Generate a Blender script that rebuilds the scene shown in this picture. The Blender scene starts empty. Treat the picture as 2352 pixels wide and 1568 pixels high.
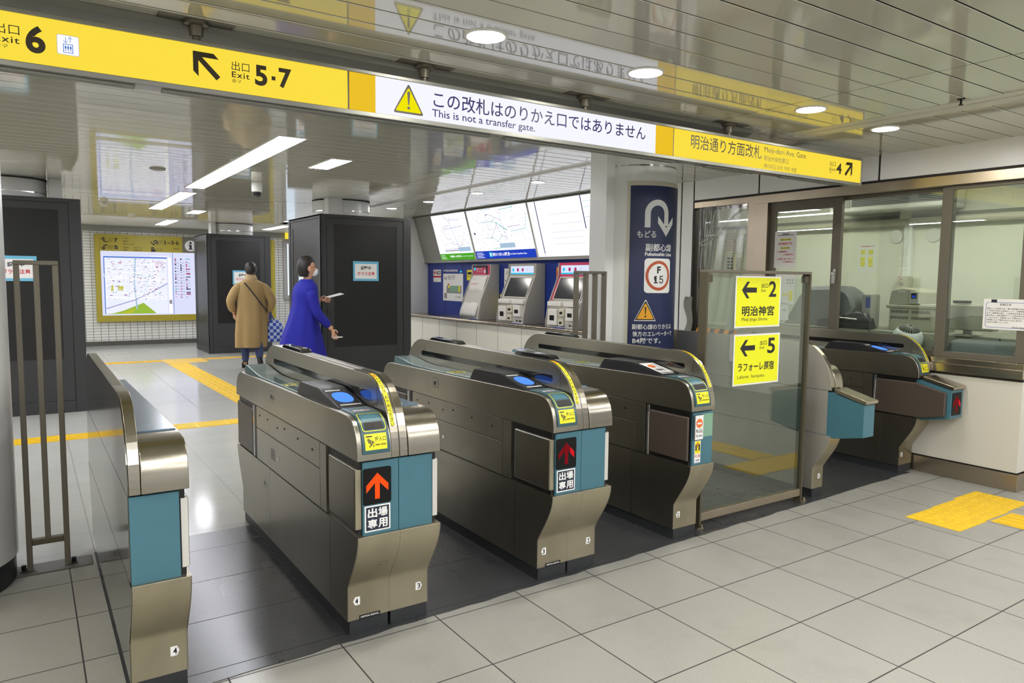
import bpy, bmesh, math, random
from mathutils import Vector, Matrix
random.seed(7)
PI = math.pi
SC = bpy.context.scene
COL = SC.collection

# ---------------------------------------------------------------- camera, world, exposure
CAMP = Vector((-3.299, -2.784, 1.530))
FPX, YAW, PITCH, ROLL = 1664.1, math.radians(33.799), math.radians(4.907), math.radians(0.580)
def cam_axes():
    cy, sy, cp, sp = math.cos(YAW), math.sin(YAW), math.cos(PITCH), math.sin(PITCH)
    f = Vector((sy*cp, cy*cp, -sp)); r = Vector((cy, -sy, 0)); u = r.cross(f)
    return math.cos(ROLL)*r + math.sin(ROLL)*u, -math.sin(ROLL)*r + math.cos(ROLL)*u, f
cr, cu, cf = cam_axes()
cam = bpy.data.cameras.new('camera'); camo = bpy.data.objects.new('camera', cam); COL.objects.link(camo)
M = Matrix.Identity(4)
for i in range(3):
    M[i][0], M[i][1], M[i][2], M[i][3] = cr[i], cu[i], -cf[i], CAMP[i]
camo.matrix_world = M
cam.sensor_width = 36; cam.lens = FPX*36/2352; cam.clip_start = .05; cam.clip_end = 100
SC.camera = camo
W = bpy.data.worlds.new('world'); SC.world = W; W.use_nodes = True
W.node_tree.nodes['Background'].inputs[0].default_value = (.9, .95, 1, 1)
W.node_tree.nodes['Background'].inputs[1].default_value = .05
vs = SC.view_settings
vs.view_transform = 'Standard'; vs.look = 'None'; vs.gamma = 1; vs.use_curve_mapping = False
vs.exposure = 0.0
SC.cycles.use_denoising = True
SC.cycles.sample_clamp_indirect = 6
SC.cycles.caustics_reflective = False; SC.cycles.caustics_refractive = False
SC.cycles.max_bounces = 10; SC.cycles.diffuse_bounces = 5; SC.cycles.glossy_bounces = 6; SC.cycles.transparent_max_bounces = 16
# lamp strengths (radiance of the lenses)
LAMP_NEAR, LAMP_HALL, LAMP_OFFICE = 162.0, 28.0, 21.0
SIGN_E, MAP_E = 1.03, 1.08

# ---------------------------------------------------------------- materials
def lin(h):
    if isinstance(h, str):
        c = [int(h[i:i+2], 16)/255 for i in (0, 2, 4)]
        return tuple(x/12.92 if x <= .04045 else ((x+.055)/1.055)**2.4 for x in c)
    return tuple(h)
def mat(name, col, rough=.5, metal=0, spec=.5, emit=0, ecol=None, ior=None, bump=0, bscale=60, coat=0, var=0, vscale=8, alpha=1):
    m = bpy.data.materials.new(name); m.use_nodes = True
    nt = m.node_tree; b = nt.nodes['Principled BSDF']; c = lin(col)
    b.inputs['Base Color'].default_value = (*c, 1); b.inputs['Roughness'].default_value = rough
    b.inputs['Metallic'].default_value = metal; b.inputs['Specular IOR Level'].default_value = spec
    if ior: b.inputs['IOR'].default_value = ior
    if coat: b.inputs['Coat Weight'].default_value = coat; b.inputs['Coat Roughness'].default_value = .05
    if emit:
        b.inputs['Emission Color'].default_value = (*lin(ecol or col), 1); b.inputs['Emission Strength'].default_value = emit
    if alpha < 1: b.inputs['Alpha'].default_value = alpha
    if bump or var:
        tc = nt.nodes.new('ShaderNodeTexCoord'); n = nt.nodes.new('ShaderNodeTexNoise')
        nt.links.new(tc.outputs['Object'], n.inputs['Vector'])
        n.inputs['Scale'].default_value = bscale if bump else vscale; n.inputs['Detail'].default_value = 4
        if bump:
            bp = nt.nodes.new('ShaderNodeBump'); bp.inputs['Strength'].default_value = bump; bp.inputs['Distance'].default_value = .002
            nt.links.new(n.outputs['Fac'], bp.inputs['Height']); nt.links.new(bp.outputs['Normal'], b.inputs['Normal'])
        if var:
            n2 = n
            if bump:
                n2 = nt.nodes.new('ShaderNodeTexNoise'); n2.inputs['Scale'].default_value = vscale; nt.links.new(tc.outputs['Object'], n2.inputs['Vector'])
            mx = nt.nodes.new('ShaderNodeMix'); mx.data_type = 'RGBA'
            mx.inputs[6].default_value = (*[x*(1-var) for x in c], 1); mx.inputs[7].default_value = (*[min(1, x*(1+var*.5)) for x in c], 1)
            nt.links.new(n2.outputs['Fac'], mx.inputs[0]); nt.links.new(mx.outputs[2], b.inputs['Base Color'])
    return m
def emis(name, col, s=1.0):
    m = bpy.data.materials.new(name); m.use_nodes = True; nt = m.node_tree; nt.nodes.clear()
    e = nt.nodes.new('ShaderNodeEmission'); o = nt.nodes.new('ShaderNodeOutputMaterial')
    e.inputs[0].default_value = (*lin(col), 1); e.inputs[1].default_value = s
    nt.links.new(e.outputs[0], o.inputs[0]); return m
def steel(name, col, rough=.28, axis=2, dirt=0.0, fine=260, aniso=.6):
    """brushed stainless steel; axis = brushing direction in object space"""
    m = bpy.data.materials.new(name); m.use_nodes = True; nt = m.node_tree; b = nt.nodes['Principled BSDF']; c = lin(col)
    b.inputs['Metallic'].default_value = 1; b.inputs['Base Color'].default_value = (*c, 1)
    tc = nt.nodes.new('ShaderNodeTexCoord'); mp = nt.nodes.new('ShaderNodeMapping'); n = nt.nodes.new('ShaderNodeTexNoise')
    s = [fine]*3; s[axis] = .7; mp.inputs['Scale'].default_value = s
    nt.links.new(tc.outputs['Object'], mp.inputs[0]); nt.links.new(mp.outputs[0], n.inputs['Vector']); n.inputs['Scale'].default_value = 1; n.inputs['Detail'].default_value = 2
    mr = nt.nodes.new('ShaderNodeMapRange'); mr.inputs[3].default_value = rough*.88; mr.inputs[4].default_value = rough*1.12
    nt.links.new(n.outputs['Fac'], mr.inputs[0]); nt.links.new(mr.outputs[0], b.inputs['Roughness'])
    n2 = nt.nodes.new('ShaderNodeTexNoise'); n2.inputs['Scale'].default_value = 5; n2.inputs['Detail'].default_value = 3
    nt.links.new(tc.outputs['Object'], n2.inputs['Vector'])
    mx = nt.nodes.new('ShaderNodeMix'); mx.data_type = 'RGBA'; mx.inputs[6].default_value = (*c, 1)
    mx.inputs[7].default_value = (*[x*(.88-dirt*.4) for x in c], 1)
    rr = nt.nodes.new('ShaderNodeMapRange'); rr.inputs[1].default_value = .4; rr.inputs[2].default_value = .9
    nt.links.new(n2.outputs['Fac'], rr.inputs[0]); nt.links.new(rr.outputs[0], mx.inputs[0]); nt.links.new(mx.outputs[2], b.inputs['Base Color'])
    return m
def glass(name, tint=(.93, .97, .95), boost=1.0, rough=0.0, base=.03):
    m = bpy.data.materials.new(name); m.use_nodes = True; nt = m.node_tree; nt.nodes.clear()
    t = nt.nodes.new('ShaderNodeBsdfTransparent'); t.inputs[0].default_value = (*tint, 1)
    g = nt.nodes.new('ShaderNodeBsdfGlossy'); g.inputs['Roughness'].default_value = rough; g.inputs[0].default_value = (1, 1, 1, 1)
    f = nt.nodes.new('ShaderNodeFresnel'); ge = nt.nodes.new('ShaderNodeNewGeometry'); io = nt.nodes.new('ShaderNodeMapRange'); io.inputs[3].default_value = 1.5; io.inputs[4].default_value = 1/1.5
    nt.links.new(ge.outputs['Backfacing'], io.inputs[0]); nt.links.new(io.outputs[0], f.inputs[0])
    k = nt.nodes.new('ShaderNodeMath'); k.operation = 'MULTIPLY_ADD'; k.inputs[1].default_value = boost; k.inputs[2].default_value = base; k.use_clamp = True
    mx = nt.nodes.new('ShaderNodeMixShader'); o = nt.nodes.new('ShaderNodeOutputMaterial')
    nt.links.new(f.outputs[0], k.inputs[0]); nt.links.new(k.outputs[0], mx.inputs[0]); nt.links.new(t.outputs[0], mx.inputs[1]); nt.links.new(g.outputs[0], mx.inputs[2]); nt.links.new(mx.outputs[0], o.inputs[0])
    return m

def mnode(nt, op, a, b=None, c=None):
    n = nt.nodes.new('ShaderNodeMath'); n.operation = op
    for i, v in enumerate((a, b, c)):
        if v is None: continue
        if isinstance(v, (int, float)): n.inputs[i].default_value = v
        else: nt.links.new(v, n.inputs[i])
    return n.outputs[0]
def gridline(nt, coord, pitch, off, width):
    """1 on a joint line, 0 elsewhere"""
    a = mnode(nt, 'DIVIDE', mnode(nt, 'SUBTRACT', coord, off), pitch)
    d = mnode(nt, 'ABSOLUTE', mnode(nt, 'SUBTRACT', mnode(nt, 'FRACT', mnode(nt, 'ADD', a, .5)), .5))
    return mnode(nt, 'LESS_THAN', d, width/pitch/2)
def tile_mat(name, col, joint, px, py, ox, oy, wx, wy, rough=.25, axes=(0, 1), speck=.12, stain=.18, tvar=.05, spec=.5, sscale=150, brick=False, jbump=.4):
    m = bpy.data.materials.new(name); m.use_nodes = True; nt = m.node_tree; b = nt.nodes['Principled BSDF']; c = lin(col)
    tc = nt.nodes.new('ShaderNodeTexCoord'); sp = nt.nodes.new('ShaderNodeSeparateXYZ'); nt.links.new(tc.outputs['Object'], sp.inputs[0])
    cx, cy = sp.outputs[axes[0]], sp.outputs[axes[1]]
    if brick:
        row = mnode(nt, 'FLOOR', mnode(nt, 'DIVIDE', mnode(nt, 'SUBTRACT', cy, oy), py))
        cx = mnode(nt, 'ADD', cx, mnode(nt, 'MULTIPLY', mnode(nt, 'MODULO', row, 2.0), px/2))
    g = mnode(nt, 'MAXIMUM', gridline(nt, cx, px, ox, wx), gridline(nt, cy, py, oy, wy))
    # per-tile shade
    ix = mnode(nt, 'FLOOR', mnode(nt, 'DIVIDE', mnode(nt, 'SUBTRACT', cx, ox), px)); iy = mnode(nt, 'FLOOR', mnode(nt, 'DIVIDE', mnode(nt, 'SUBTRACT', cy, oy), py))
    cb = nt.nodes.new('ShaderNodeCombineXYZ'); nt.links.new(ix, cb.inputs[0]); nt.links.new(iy, cb.inputs[1])
    wn = nt.nodes.new('ShaderNodeTexWhiteNoise'); nt.links.new(cb.outputs[0], wn.inputs['Vector'])
    n1 = nt.nodes.new('ShaderNodeTexNoise'); n1.inputs['Scale'].default_value = sscale; n1.inputs['Detail'].default_value = 3; nt.links.new(tc.outputs['Object'], n1.inputs['Vector'])
    n2 = nt.nodes.new('ShaderNodeTexNoise'); n2.inputs['Scale'].default_value = 1.7; n2.inputs['Detail'].default_value = 7; n2.inputs['Roughness'].default_value = .65; nt.links.new(tc.outputs['Object'], n2.inputs['Vector'])
    v = mnode(nt, 'ADD', mnode(nt, 'MULTIPLY', mnode(nt, 'SUBTRACT', wn.outputs[0], .5), tvar), 1.0)
    sk = nt.nodes.new('ShaderNodeMapRange'); sk.inputs[1].default_value = .36; sk.inputs[2].default_value = .46; sk.inputs[3].default_value = 1-speck; sk.inputs[4].default_value = 1
    nt.links.new(n1.outputs['Fac'], sk.inputs[0])
    st = nt.nodes.new('ShaderNodeMapRange'); st.inputs[1].default_value = .5; st.inputs[2].default_value = .78; st.inputs[3].default_value = 1; st.inputs[4].default_value = 1-stain
    nt.links.new(n2.outputs['Fac'], st.inputs[0])
    v = mnode(nt, 'MULTIPLY', mnode(nt, 'MULTIPLY', v, sk.outputs[0]), st.outputs[0])
    vm = nt.nodes.new('ShaderNodeVectorMath'); vm.operation = 'SCALE'; vm.inputs[0].default_value = c; nt.links.new(v, vm.inputs['Scale'])
    mx = nt.nodes.new('ShaderNodeMix'); mx.data_type = 'RGBA'; nt.links.new(g, mx.inputs[0]); nt.links.new(vm.outputs[0], mx.inputs[6]); mx.inputs[7].default_value = (*lin(joint), 1)
    nt.links.new(mx.outputs[2], b.inputs['Base Color'])
    rr = mnode(nt, 'ADD', mnode(nt, 'MULTIPLY', g, .4), mnode(nt, 'ADD', rough-.05, mnode(nt, 'MULTIPLY', n2.outputs['Fac'], .1)))
    nt.links.new(rr, b.inputs['Roughness']); b.inputs['Specular IOR Level'].default_value = spec
    if jbump:
        bp = nt.nodes.new('ShaderNodeBump'); bp.inputs['Strength'].default_value = jbump; bp.inputs['Distance'].default_value = .002; bp.invert = True
        nt.links.new(g, bp.inputs['Height']); nt.links.new(bp.outputs['Normal'], b.inputs['Normal'])
    return m

M_ = {}
def P(k, *a, **kw):
    M_[k] = mat(k, *a, **kw); return M_[k]
P('white_paint', 'e2e1dc', .35); P('cream_wall', 'ebe9dc', .5, var=.05, vscale=2); P('white_panel', 'efefee', .3, spec=.5)
P('joint_dark', '2a2624', .6); P('black', '0c0c0d', .4); P('black_gloss', '101114', .08, coat=.5); P('rubber', '1a1a1b', .6, var=.3, vscale=30)
P('teal', '43707e', .38, var=.08, vscale=14); P('teal_dark', '35565f', .32); P('deck_blue', '5d7385', .22); P('deck_teal', '7f9a9d', .08, coat=.6)
P('brown', '4a4038', .42, bump=.15, bscale=300); P('hump', '232327', .38, bump=.12, bscale=500); P('navy_plate', '1b2233', .5)
P('yellow_sticker', 'ece21a', .45); P('white_sticker', 'e8e8e6', .5); P('ink', '17171a', .5); P('red_ink', 'c8202a', .5); P('grey_ink', '8a8a8a', .6)
P('plinth', '2b2d30', .5, var=.4, vscale=20); P('cabinet_dark', '2f3032', .45, bump=.05, bscale=400); P('charcoal', '232426', .4)
P('rail', '6d675b', .5, metal=.35); P('rail_dark', '56503f', .55, metal=.3); P('navy_wall', '1a3389', .35); P('navy_sign', '17234f', .4)
P('machine', 'c9c6bf', .45); P('machine_grey', 'a3a19c', .45); P('machine_white', 'e4e2dd', .4); P('pink', 'c93a62', .45); P('screen_off', '2a2c34', .15)
P('paper', 'eae9e6', .7); P('cyan_paper', '6cb6d6', .6); P('orange_ring', 'b5522b', .5); P('orange', 'e0702c', .5); P('sign_yellow', 'd9c21f', .4)
P('map_yellow', 'a99a2e', .45); P('map_grey', '6d6a5e', .5); P('tactile', 'e2b81a', .5, var=.2, vscale=25); P('tactile_orange', 'd9b24a', .5)
P('grey_panel', '8b8a84', .45); P('sign_frame', '8d8c86', .35, metal=.6); P('flange', '85847c', .5, metal=.3); P('pole_metal', '6f6a5e', .4, metal=.6)
P('beige_box', 'cfcab8', .5); P('printer', 'b9b5a4', .55); P('grey_cover', '75787b', .6, bump=.3, bscale=14); P('black_plastic', '121214', .35); P('vinyl_dark', '45413e', .3)
P('green_strip', '4aa02c', .4); P('blue_strip', '2340b0', .4); P('cable', '141416', .5); P('desk', '9d9a90', .5); P('blue_item', '2e49a8', .5); P('green_item', '7fa58c', .6)
P('skin', 'c99a7c', .5); P('hair', '1c1512', .5, bump=.4, bscale=120); P('coat_beige', 'a58a5c', .85, bump=.35, bscale=90, var=.12, vscale=6); P('coat_blue', '12158f', .8, bump=.2, bscale=60, var=.1)
P('trouser', '39456b', .8); P('shoe', '0d0d0e', .4); P('scarf', 'b39a74', .9, bump=.5, bscale=60); P('strap', '23242c', .6); P('mask', 'e6e8ec', .8); P('stripe_o', 'd9861f', .5)
P('sign_amber', 'e8a61c', .45)
P('screw', '2a2a2a', .4, metal=.6); P('shutter', 'a6a398', .4); P('fan_white', 'e8e8ea', .15); P('curb', '55534d', .5, var=.2, vscale=60)
M_['steel'] = steel('steel', 'a39f92', .30, 1); M_['steel_x'] = steel('steel_x', 'a59f91', .2, 0); M_['steel_dull'] = steel('steel_dull', 'b8af98', .36, 2, dirt=.35)
M_['steel_side'] = steel('steel_side', '9b978b', .32, 2); M_['steel_dark'] = steel('steel_dark', '77736b', .12, 2); M_['steel_frame'] = steel('steel_frame', 'b8ab99', .34, 1)
M_['steel_sill'] = steel('steel_sill', 'c4b7a6', .24, 1); M_['chrome'] = mat('chrome', 'c8c8c8', .12, metal=1)
M_['glass'] = glass('glass', (.90, .95, .92), .9); M_['glass_fence'] = glass('glass_fence', (.86, .92, .88), 1.0); M_['vinyl'] = glass('vinyl', (.93, .93, .93), 1.6, .15, .06)
M_['acrylic'] = glass('acrylic', (.9, .9, .92), 1.0, .1, .1)
M_['led_orange'] = emis('led_orange', 'ff4a12', 2.2); M_['led_red'] = emis('led_red', 'e01826', 1.5); M_['pad_blue'] = emis('pad_blue', '4f86ff', 1.5); M_['pad_core'] = emis('pad_core', '9a78d8', .9)
M_['e_yellow'] = emis('e_yellow', 'f8dc44', SIGN_E); M_['e_yellow2'] = emis('e_yellow2', 'f2c62c', SIGN_E*.92); M_['e_white'] = emis('e_white', 'f4f5ff', SIGN_E)
M_['e_tri'] = emis('e_tri', 'f8ec0a', .95); M_['e_navy'] = mat('e_navy', '17125a', .5); M_['e_brown'] = mat('e_brown', '2f230c', .5)
M_['lamp_near'] = emis('lamp_near', 'fffbf2', LAMP_NEAR); M_['lamp_hall'] = emis('lamp_hall', 'f6f7ff', LAMP_HALL); M_['lamp_office'] = emis('lamp_office', 'fdfbe6', LAMP_OFFICE)
M_['e_map'] = emis('e_map', 'f7f8ff', MAP_E); M_['e_screen'] = emis('e_screen', 'dfe6ff', 1.0); M_['e_map_far'] = emis('e_map_far', 'd9dcf6', 1.05)
M_['e_blue_s'] = emis('e_blue_s', '2847c8', .9); M_['e_green_s'] = emis('e_green_s', '52b02e', .9); M_['e_cyan'] = emis('e_cyan', '39c4ee', 1); M_['e_lightbox'] = emis('e_lightbox', 'dfeeff', 1.3)
def ink_e(k, c, s=.8): M_[k] = emis(k, c, s)
ink_e('m_purple', 'b48fc4'); ink_e('m_cyan', '7fd3cf'); ink_e('m_grey', 'b9b9c4'); ink_e('m_navy', '27306b', .6); ink_e('m_pink', 'd9b3d2'); ink_e('m_green', 'a9cf4a'); ink_e('m_yel', 'd6d33a'); ink_e('m_red', 'c04a78')
ink_e('m_lav', 'b9b8e6'); ink_e('m_blue', '3f7be0'); ink_e('m_white', 'ffffff', 1.1); ink_e('m_lblue', 'bcd9f4'); ink_e('m_dk', '2b2f5c', .5); ink_e('m_mag', 'c93a86'); ink_e('led_dim', '6a0d16', .6)

# ---------------------------------------------------------------- mesh builder
class MB:
    def __init__(s): s.v, s.f, s.m = [], [], []
    def face(s, pts, m=0):
        i = len(s.v); s.v += [tuple(p) for p in pts]; s.f.append(tuple(range(i, i+len(pts)))); s.m.append(m); return s
    def add(s, vs, fs, m=0):
        i = len(s.v); s.v += [tuple(p) for p in vs]
        for f in fs: s.f.append(tuple(i+k for k in f)); s.m.append(m)
        return s
    def box(s, x0, x1, y0, y1, z0, z1, m=0):
        vs = [(x, y, z) for x in (x0, x1) for y in (y0, y1) for z in (z0, z1)]
        return s.add(vs, [(0, 1, 3, 2), (4, 6, 7, 5), (0, 4, 5, 1), (2, 3, 7, 6), (0, 2, 6, 4), (1, 5, 7, 3)], m)
    def prism(s, prof, ax, a0, a1, m=0):
        def pt(a, p): return {'x': (a, p[0], p[1]), 'y': (p[0], a, p[1]), 'z': (p[0], p[1], a)}[ax]
        n = len(prof); vs = [pt(a0, p) for p in prof] + [pt(a1, p) for p in prof]
        return s.add(vs, [tuple(range(n)), tuple(range(2*n-1, n-1, -1))] + [(i, (i+1) % n, n+(i+1) % n, n+i) for i in range(n)], m)
    def cyl(s, p0, p1, r, n=16, m=0, r1=None, caps=True):
        p0, p1 = Vector(p0), Vector(p1); d = (p1-p0).normalized(); a = d.orthogonal().normalized(); b = d.cross(a); r1 = r if r1 is None else r1
        c = [math.cos(2*PI*i/n) for i in range(n)]; sn = [math.sin(2*PI*i/n) for i in range(n)]
        vs = [p0+r*(c[i]*a+sn[i]*b) for i in range(n)] + [p1+r1*(c[i]*a+sn[i]*b) for i in range(n)]
        fs = [(i, (i+1) % n, n+(i+1) % n, n+i) for i in range(n)]
        if caps: fs += [tuple(range(n)), tuple(range(2*n-1, n-1, -1))]
        return s.add(vs, fs, m)
    def tube(s, pts, r, n=8, m=0):
        pts = [Vector(p) for p in pts]; vs = []; k = len(pts); a = None
        for i, p in enumerate(pts):
            d = (pts[min(i+1, k-1)]-pts[max(i-1, 0)]).normalized()
            a = d.orthogonal().normalized() if a is None else (a-d*a.dot(d)).normalized()
            b = d.cross(a); rr = r[i] if isinstance(r, (list, tuple)) else r
            vs += [p+rr*(math.cos(2*PI*j/n)*a+math.sin(2*PI*j/n)*b) for j in range(n)]
        fs = [(i*n+j, i*n+(j+1) % n, (i+1)*n+(j+1) % n, (i+1)*n+j) for i in range(k-1) for j in range(n)]
        fs += [tuple(range(n-1, -1, -1)), tuple(range((k-1)*n, k*n))]
        return s.add(vs, fs, m)
    def lathe(s, prof, c=(0, 0, 0), n=32, m=0):
        k = len(prof); vs = [(c[0]+r*math.cos(2*PI*j/n), c[1]+r*math.sin(2*PI*j/n), c[2]+z) for r, z in prof for j in range(n)]
        fs = [(i*n+j, i*n+(j+1) % n, (i+1)*n+(j+1) % n, (i+1)*n+j) for i in range(k-1) for j in range(n)]
        fs += [tuple(range(n-1, -1, -1)), tuple(range((k-1)*n, k*n))]
        return s.add(vs, fs, m)
    def loft(s, rings, m=0, closed=True, caps=True):
        n = len(rings[0]); vs = [p for r in rings for p in r]; k = len(rings); fs = []
        for i in range(k-1):
            for j in range(n if closed else n-1): fs.append((i*n+j, i*n+(j+1) % n, (i+1)*n+(j+1) % n, (i+1)*n+j))
        if caps and closed: fs += [tuple(range(n-1, -1, -1)), tuple(range((k-1)*n, k*n))]
        return s.add(vs, fs, m)
    def ext(s, mapf, poly, d=.0006, m=0):
        """thin printed shape: a 2-D polygon carried by mapf(u, v)"""
        return s.face([mapf(u, v) for u, v in poly], m)
    def rect(s, mapf, u0, u1, v0, v1, m=0, nu=1, nv=1):
        for i in range(nu):
            for j in range(nv):
                a, b = u0+(u1-u0)*i/nu, u0+(u1-u0)*(i+1)/nu; c, d = v0+(v1-v0)*j/nv, v0+(v1-v0)*(j+1)/nv
                s.face([mapf(a, c), mapf(b, c), mapf(b, d), mapf(a, d)], m)
        return s
    def ring(s, mapf, outer, inner, m=0):
        n = len(outer)
        for i in range(n): s.face([mapf(*outer[i]), mapf(*outer[(i+1) % n]), mapf(*inner[(i+1) % n]), mapf(*inner[i])], m)
        return s

def link(name, me, parent=None, loc=None, mats=()):
    o = bpy.data.objects.new(name, me); COL.objects.link(o)
    if parent is not None: o.parent = parent
    if loc is not None: o.location = loc
    return o
def obj(name, mb, mats, parent=None, loc=None, bevel=0, seg=2, sm=35, recalc=True):
    if not isinstance(mats, (list, tuple)): mats = [mats]
    me = bpy.data.meshes.new(name); me.from_pydata(mb.v, [], mb.f)
    for k in mats: me.materials.append(M_[k] if isinstance(k, str) else k)
    for p, mi in zip(me.polygons, mb.m): p.material_index = mi
    if recalc:
        bm = bmesh.new(); bm.from_mesh(me); bmesh.ops.recalc_face_normals(bm, faces=bm.faces); bm.to_mesh(me); bm.free()
    if sm:
        for p in me.polygons: p.use_smooth = True
        me.set_sharp_from_angle(angle=math.radians(sm))
    o = link(name, me, parent, loc)
    if bevel:
        b = o.modifiers.new('edge', 'BEVEL'); b.width = bevel; b.segments = seg; b.limit_method = 'ANGLE'; b.angle_limit = math.radians(40); b.harden_normals = True
    return o
def thing(name, label, cat, loc=(0, 0, 0), rz=0, group=None):
    o = bpy.data.objects.new(name, None); COL.objects.link(o); o.location = loc; o.rotation_euler = (0, 0, rz); o.empty_display_size = .1
    o['label'] = label; o['category'] = cat
    if group: o['group'] = group
    return o
def tag(o, label, cat, group=None, kind=None):
    o['label'] = label; o['category'] = cat
    if group: o['group'] = group
    if kind: o['kind'] = kind
    return o
def struct(o): o['kind'] = 'structure'; return o
def plane(o, U, V):
    o, U, V = Vector(o), Vector(U), Vector(V)
    return lambda u, v: o+U*u+V*v
def front(y, x0=0, z0=0): return plane((x0, y, z0), (1, 0, 0), (0, 0, 1))          # faces -y
def sideface(x, y0=0, z0=0): return plane((x, y0, z0), (0, -1, 0), (0, 0, 1))      # faces -x, u runs to -y

try:                                            # Blender's own bundled interface font; Japanese and Korean come from its fallback fonts
    import os
    SANS = bpy.data.fonts.load(os.path.join(bpy.utils.system_resource('DATAFILES'), 'fonts', 'Inter.woff2'))
except Exception:
    SANS = None
_tc = {}
def text_mesh(body, bold, sp, res):
    if len(body) <= 3: res = 8
    key = (body, bold, sp, res)
    if key in _tc: return _tc[key]
    cu_ = bpy.data.curves.new('t', 'FONT'); cu_.body = body
    cu_.resolution_u = res; cu_.offset = bold; cu_.fill_mode = 'FRONT'; cu_.space_character = sp; cu_.space_line = .95
    if SANS and body.isascii() and '1' in body: cu_.font = SANS; cu_.offset = min(bold, .01)
    o = bpy.data.objects.new('t', cu_); COL.objects.link(o)
    dg = bpy.context.evaluated_depsgraph_get(); me = bpy.data.meshes.new_from_object(o.evaluated_get(dg))
    v = [(p.co.x, p.co.y) for p in me.vertices]; f = [tuple(p.vertices) for p in me.polygons]
    bpy.data.objects.remove(o); bpy.data.curves.remove(cu_); bpy.data.meshes.remove(me)
    _tc[key] = (v, f); return v, f
def text(mb, body, mapf, u0, u1, v0, v1, m=0, bold=.0, cut=0, sp=1.0, keep=False, res=3):
    """lettering stretched into the box u0..u1, v0..v1 of mapf"""
    v, f = text_mesh(body, bold, sp, res)
    if not v: return
    xs = [p[0] for p in v]; ys = [p[1] for p in v]; a, b, c, d = min(xs), max(xs), min(ys), max(ys)
    su, sv = (u1-u0)/(b-a), (v1-v0)/(d-c)
    if keep: su = sv = min(su, sv); u0 += ((u1-u0)-su*(b-a))/2
    P2 = [(u0+(x-a)*su, v0+(y-c)*sv) for x, y in v]
    if cut:
        bm = bmesh.new(); vv = [bm.verts.new((x, y, 0)) for x, y in P2]
        for q in f:
            try: bm.faces.new([vv[i] for i in q])
            except ValueError: pass
        k = math.ceil(u0/cut)*cut
        while k < u1:
            bmesh.ops.bisect_plane(bm, geom=bm.verts[:]+bm.edges[:]+bm.faces[:], plane_co=(k, 0, 0), plane_no=(1, 0, 0)); k += cut
        k = math.ceil(v0/cut)*cut
        while k < v1:
            bmesh.ops.bisect_plane(bm, geom=bm.verts[:]+bm.edges[:]+bm.faces[:], plane_co=(0, k, 0), plane_no=(0, 1, 0)); k += cut
        bm.verts.index_update(); P2 = [(q.co.x, q.co.y) for q in bm.verts]; f = [tuple(w.index for w in q.verts) for q in bm.faces]; bm.free()
    mb.add([mapf(u, w) for u, w in P2], f, m)
def rrect(u0, u1, v0, v1, r, n=5):
    out = []
    for cx, cy, a in ((u1-r, v1-r, 0), (u0+r, v1-r, 90), (u0+r, v0+r, 180), (u1-r, v0+r, 270)):
        for i in range(n+1):
            t = math.radians(a+90*i/n); out.append((cx+r*math.cos(t), cy+r*math.sin(t)))
    return out
def circ(cx, cy, r, n=28, ry=None): return [(cx+r*math.cos(2*PI*i/n), cy+(ry or r)*math.sin(2*PI*i/n)) for i in range(n)]
def arrow_poly(cx, cy, s, ang, w=.2, head=.62):
    """station-sign arrow: shaft and an open chevron head, unit = s"""
    h = w/2; L = []
    L = [(-h, -.5), (h, -.5), (h, .18), (.40, -.16), (.40, .10), (0, .5), (-.40, .10), (-.40, -.16), (-h, .18)]
    c, sn = math.cos(ang), math.sin(ang)
    return [(cx+s*(x*c-y*sn), cy+s*(x*sn+y*c)) for x, y in L]
def shift(mapf, d):
    """the same surface lifted by d along its own normal"""
    def g(u, v):
        p = mapf(u, v); e = 1e-4; n = (mapf(u+e, v)-p).cross(mapf(u, v+e)-p).normalized(); return p+n*d
    return g
M_['e_map_print'] = emis('e_map_print', 'e9ecfa', 1.05); ink_e('m_pinkpale', 'e3d3ea', 1.0); ink_e('m_lav2', 'a6b4d4', .9)
P('cream_phone', 'd9cfa6', .4); M_['vinyl_grey'] = glass('vinyl_grey', (.52, .51, .52), 1.4, .2, .10)

P('knee_wall', 'cfccc0', .4); M_['steel_back'] = steel('steel_back', 'd8d3c7', .5, 2)

P('led_box', '0a0a0b', .45, spec=.25)
# ================================================================ SETTING
ZC = 2.60
M_['floor_out'] = tile_mat('floor_out', '97968e', '332d2e', .4527, .4473, 0, 0, .006, .006, .3, stain=.22, spec=.45, speck=.16, sscale=190)
M_['floor_in'] = tile_mat('floor_in', 'bcbcb6', '77756e', .45, .30, .11, .0, .006, .004, .13, stain=.1, spec=.6, sscale=170)
M_['floor_dark'] = tile_mat('floor_dark', '37383a', '222224', 1.1, .45, -3.0, .10, .006, .005, .28, speck=.3, stain=-.3, sscale=120, spec=.5)
M_['far_tile'] = tile_mat('far_tile', 'e2e1da', '6a6862', .142, .0625, 0, 0, .009, .008, .3, axes=(0, 2), speck=.02, stain=.05, tvar=.06)
M_['back_tile'] = tile_mat('back_tile', 'cfd0d4', '77777a', .24, .08, 0, 0, .006, .006, .3, axes=(0, 2), speck=.02, stain=.05, brick=True)
mb = MB()
FY = 1.72
mb.face([(-9, -9, 0), (9, -9, 0), (9, FY, 0), (-9, FY, 0)], 0).face([(-9, FY, 0), (9, FY, 0), (9, 17, 0), (-9, 17, 0)], 1)
mb.face([(-9, -9, -.05), (9, -9, -.05), (9, 17, -.05), (-9, 17, -.05)], 0)
struct(obj('floor', mb, ['floor_out', 'floor_in'], sm=0, recalc=False))
mb = MB(); fr = [(-3.045, -.005)]
random.seed(3)
for i in range(1, 60):
    x = -3.045+i*5.65/60; fr.append((x, .0+.037*(x+3.045)+random.uniform(-.008, .008)))
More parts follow.
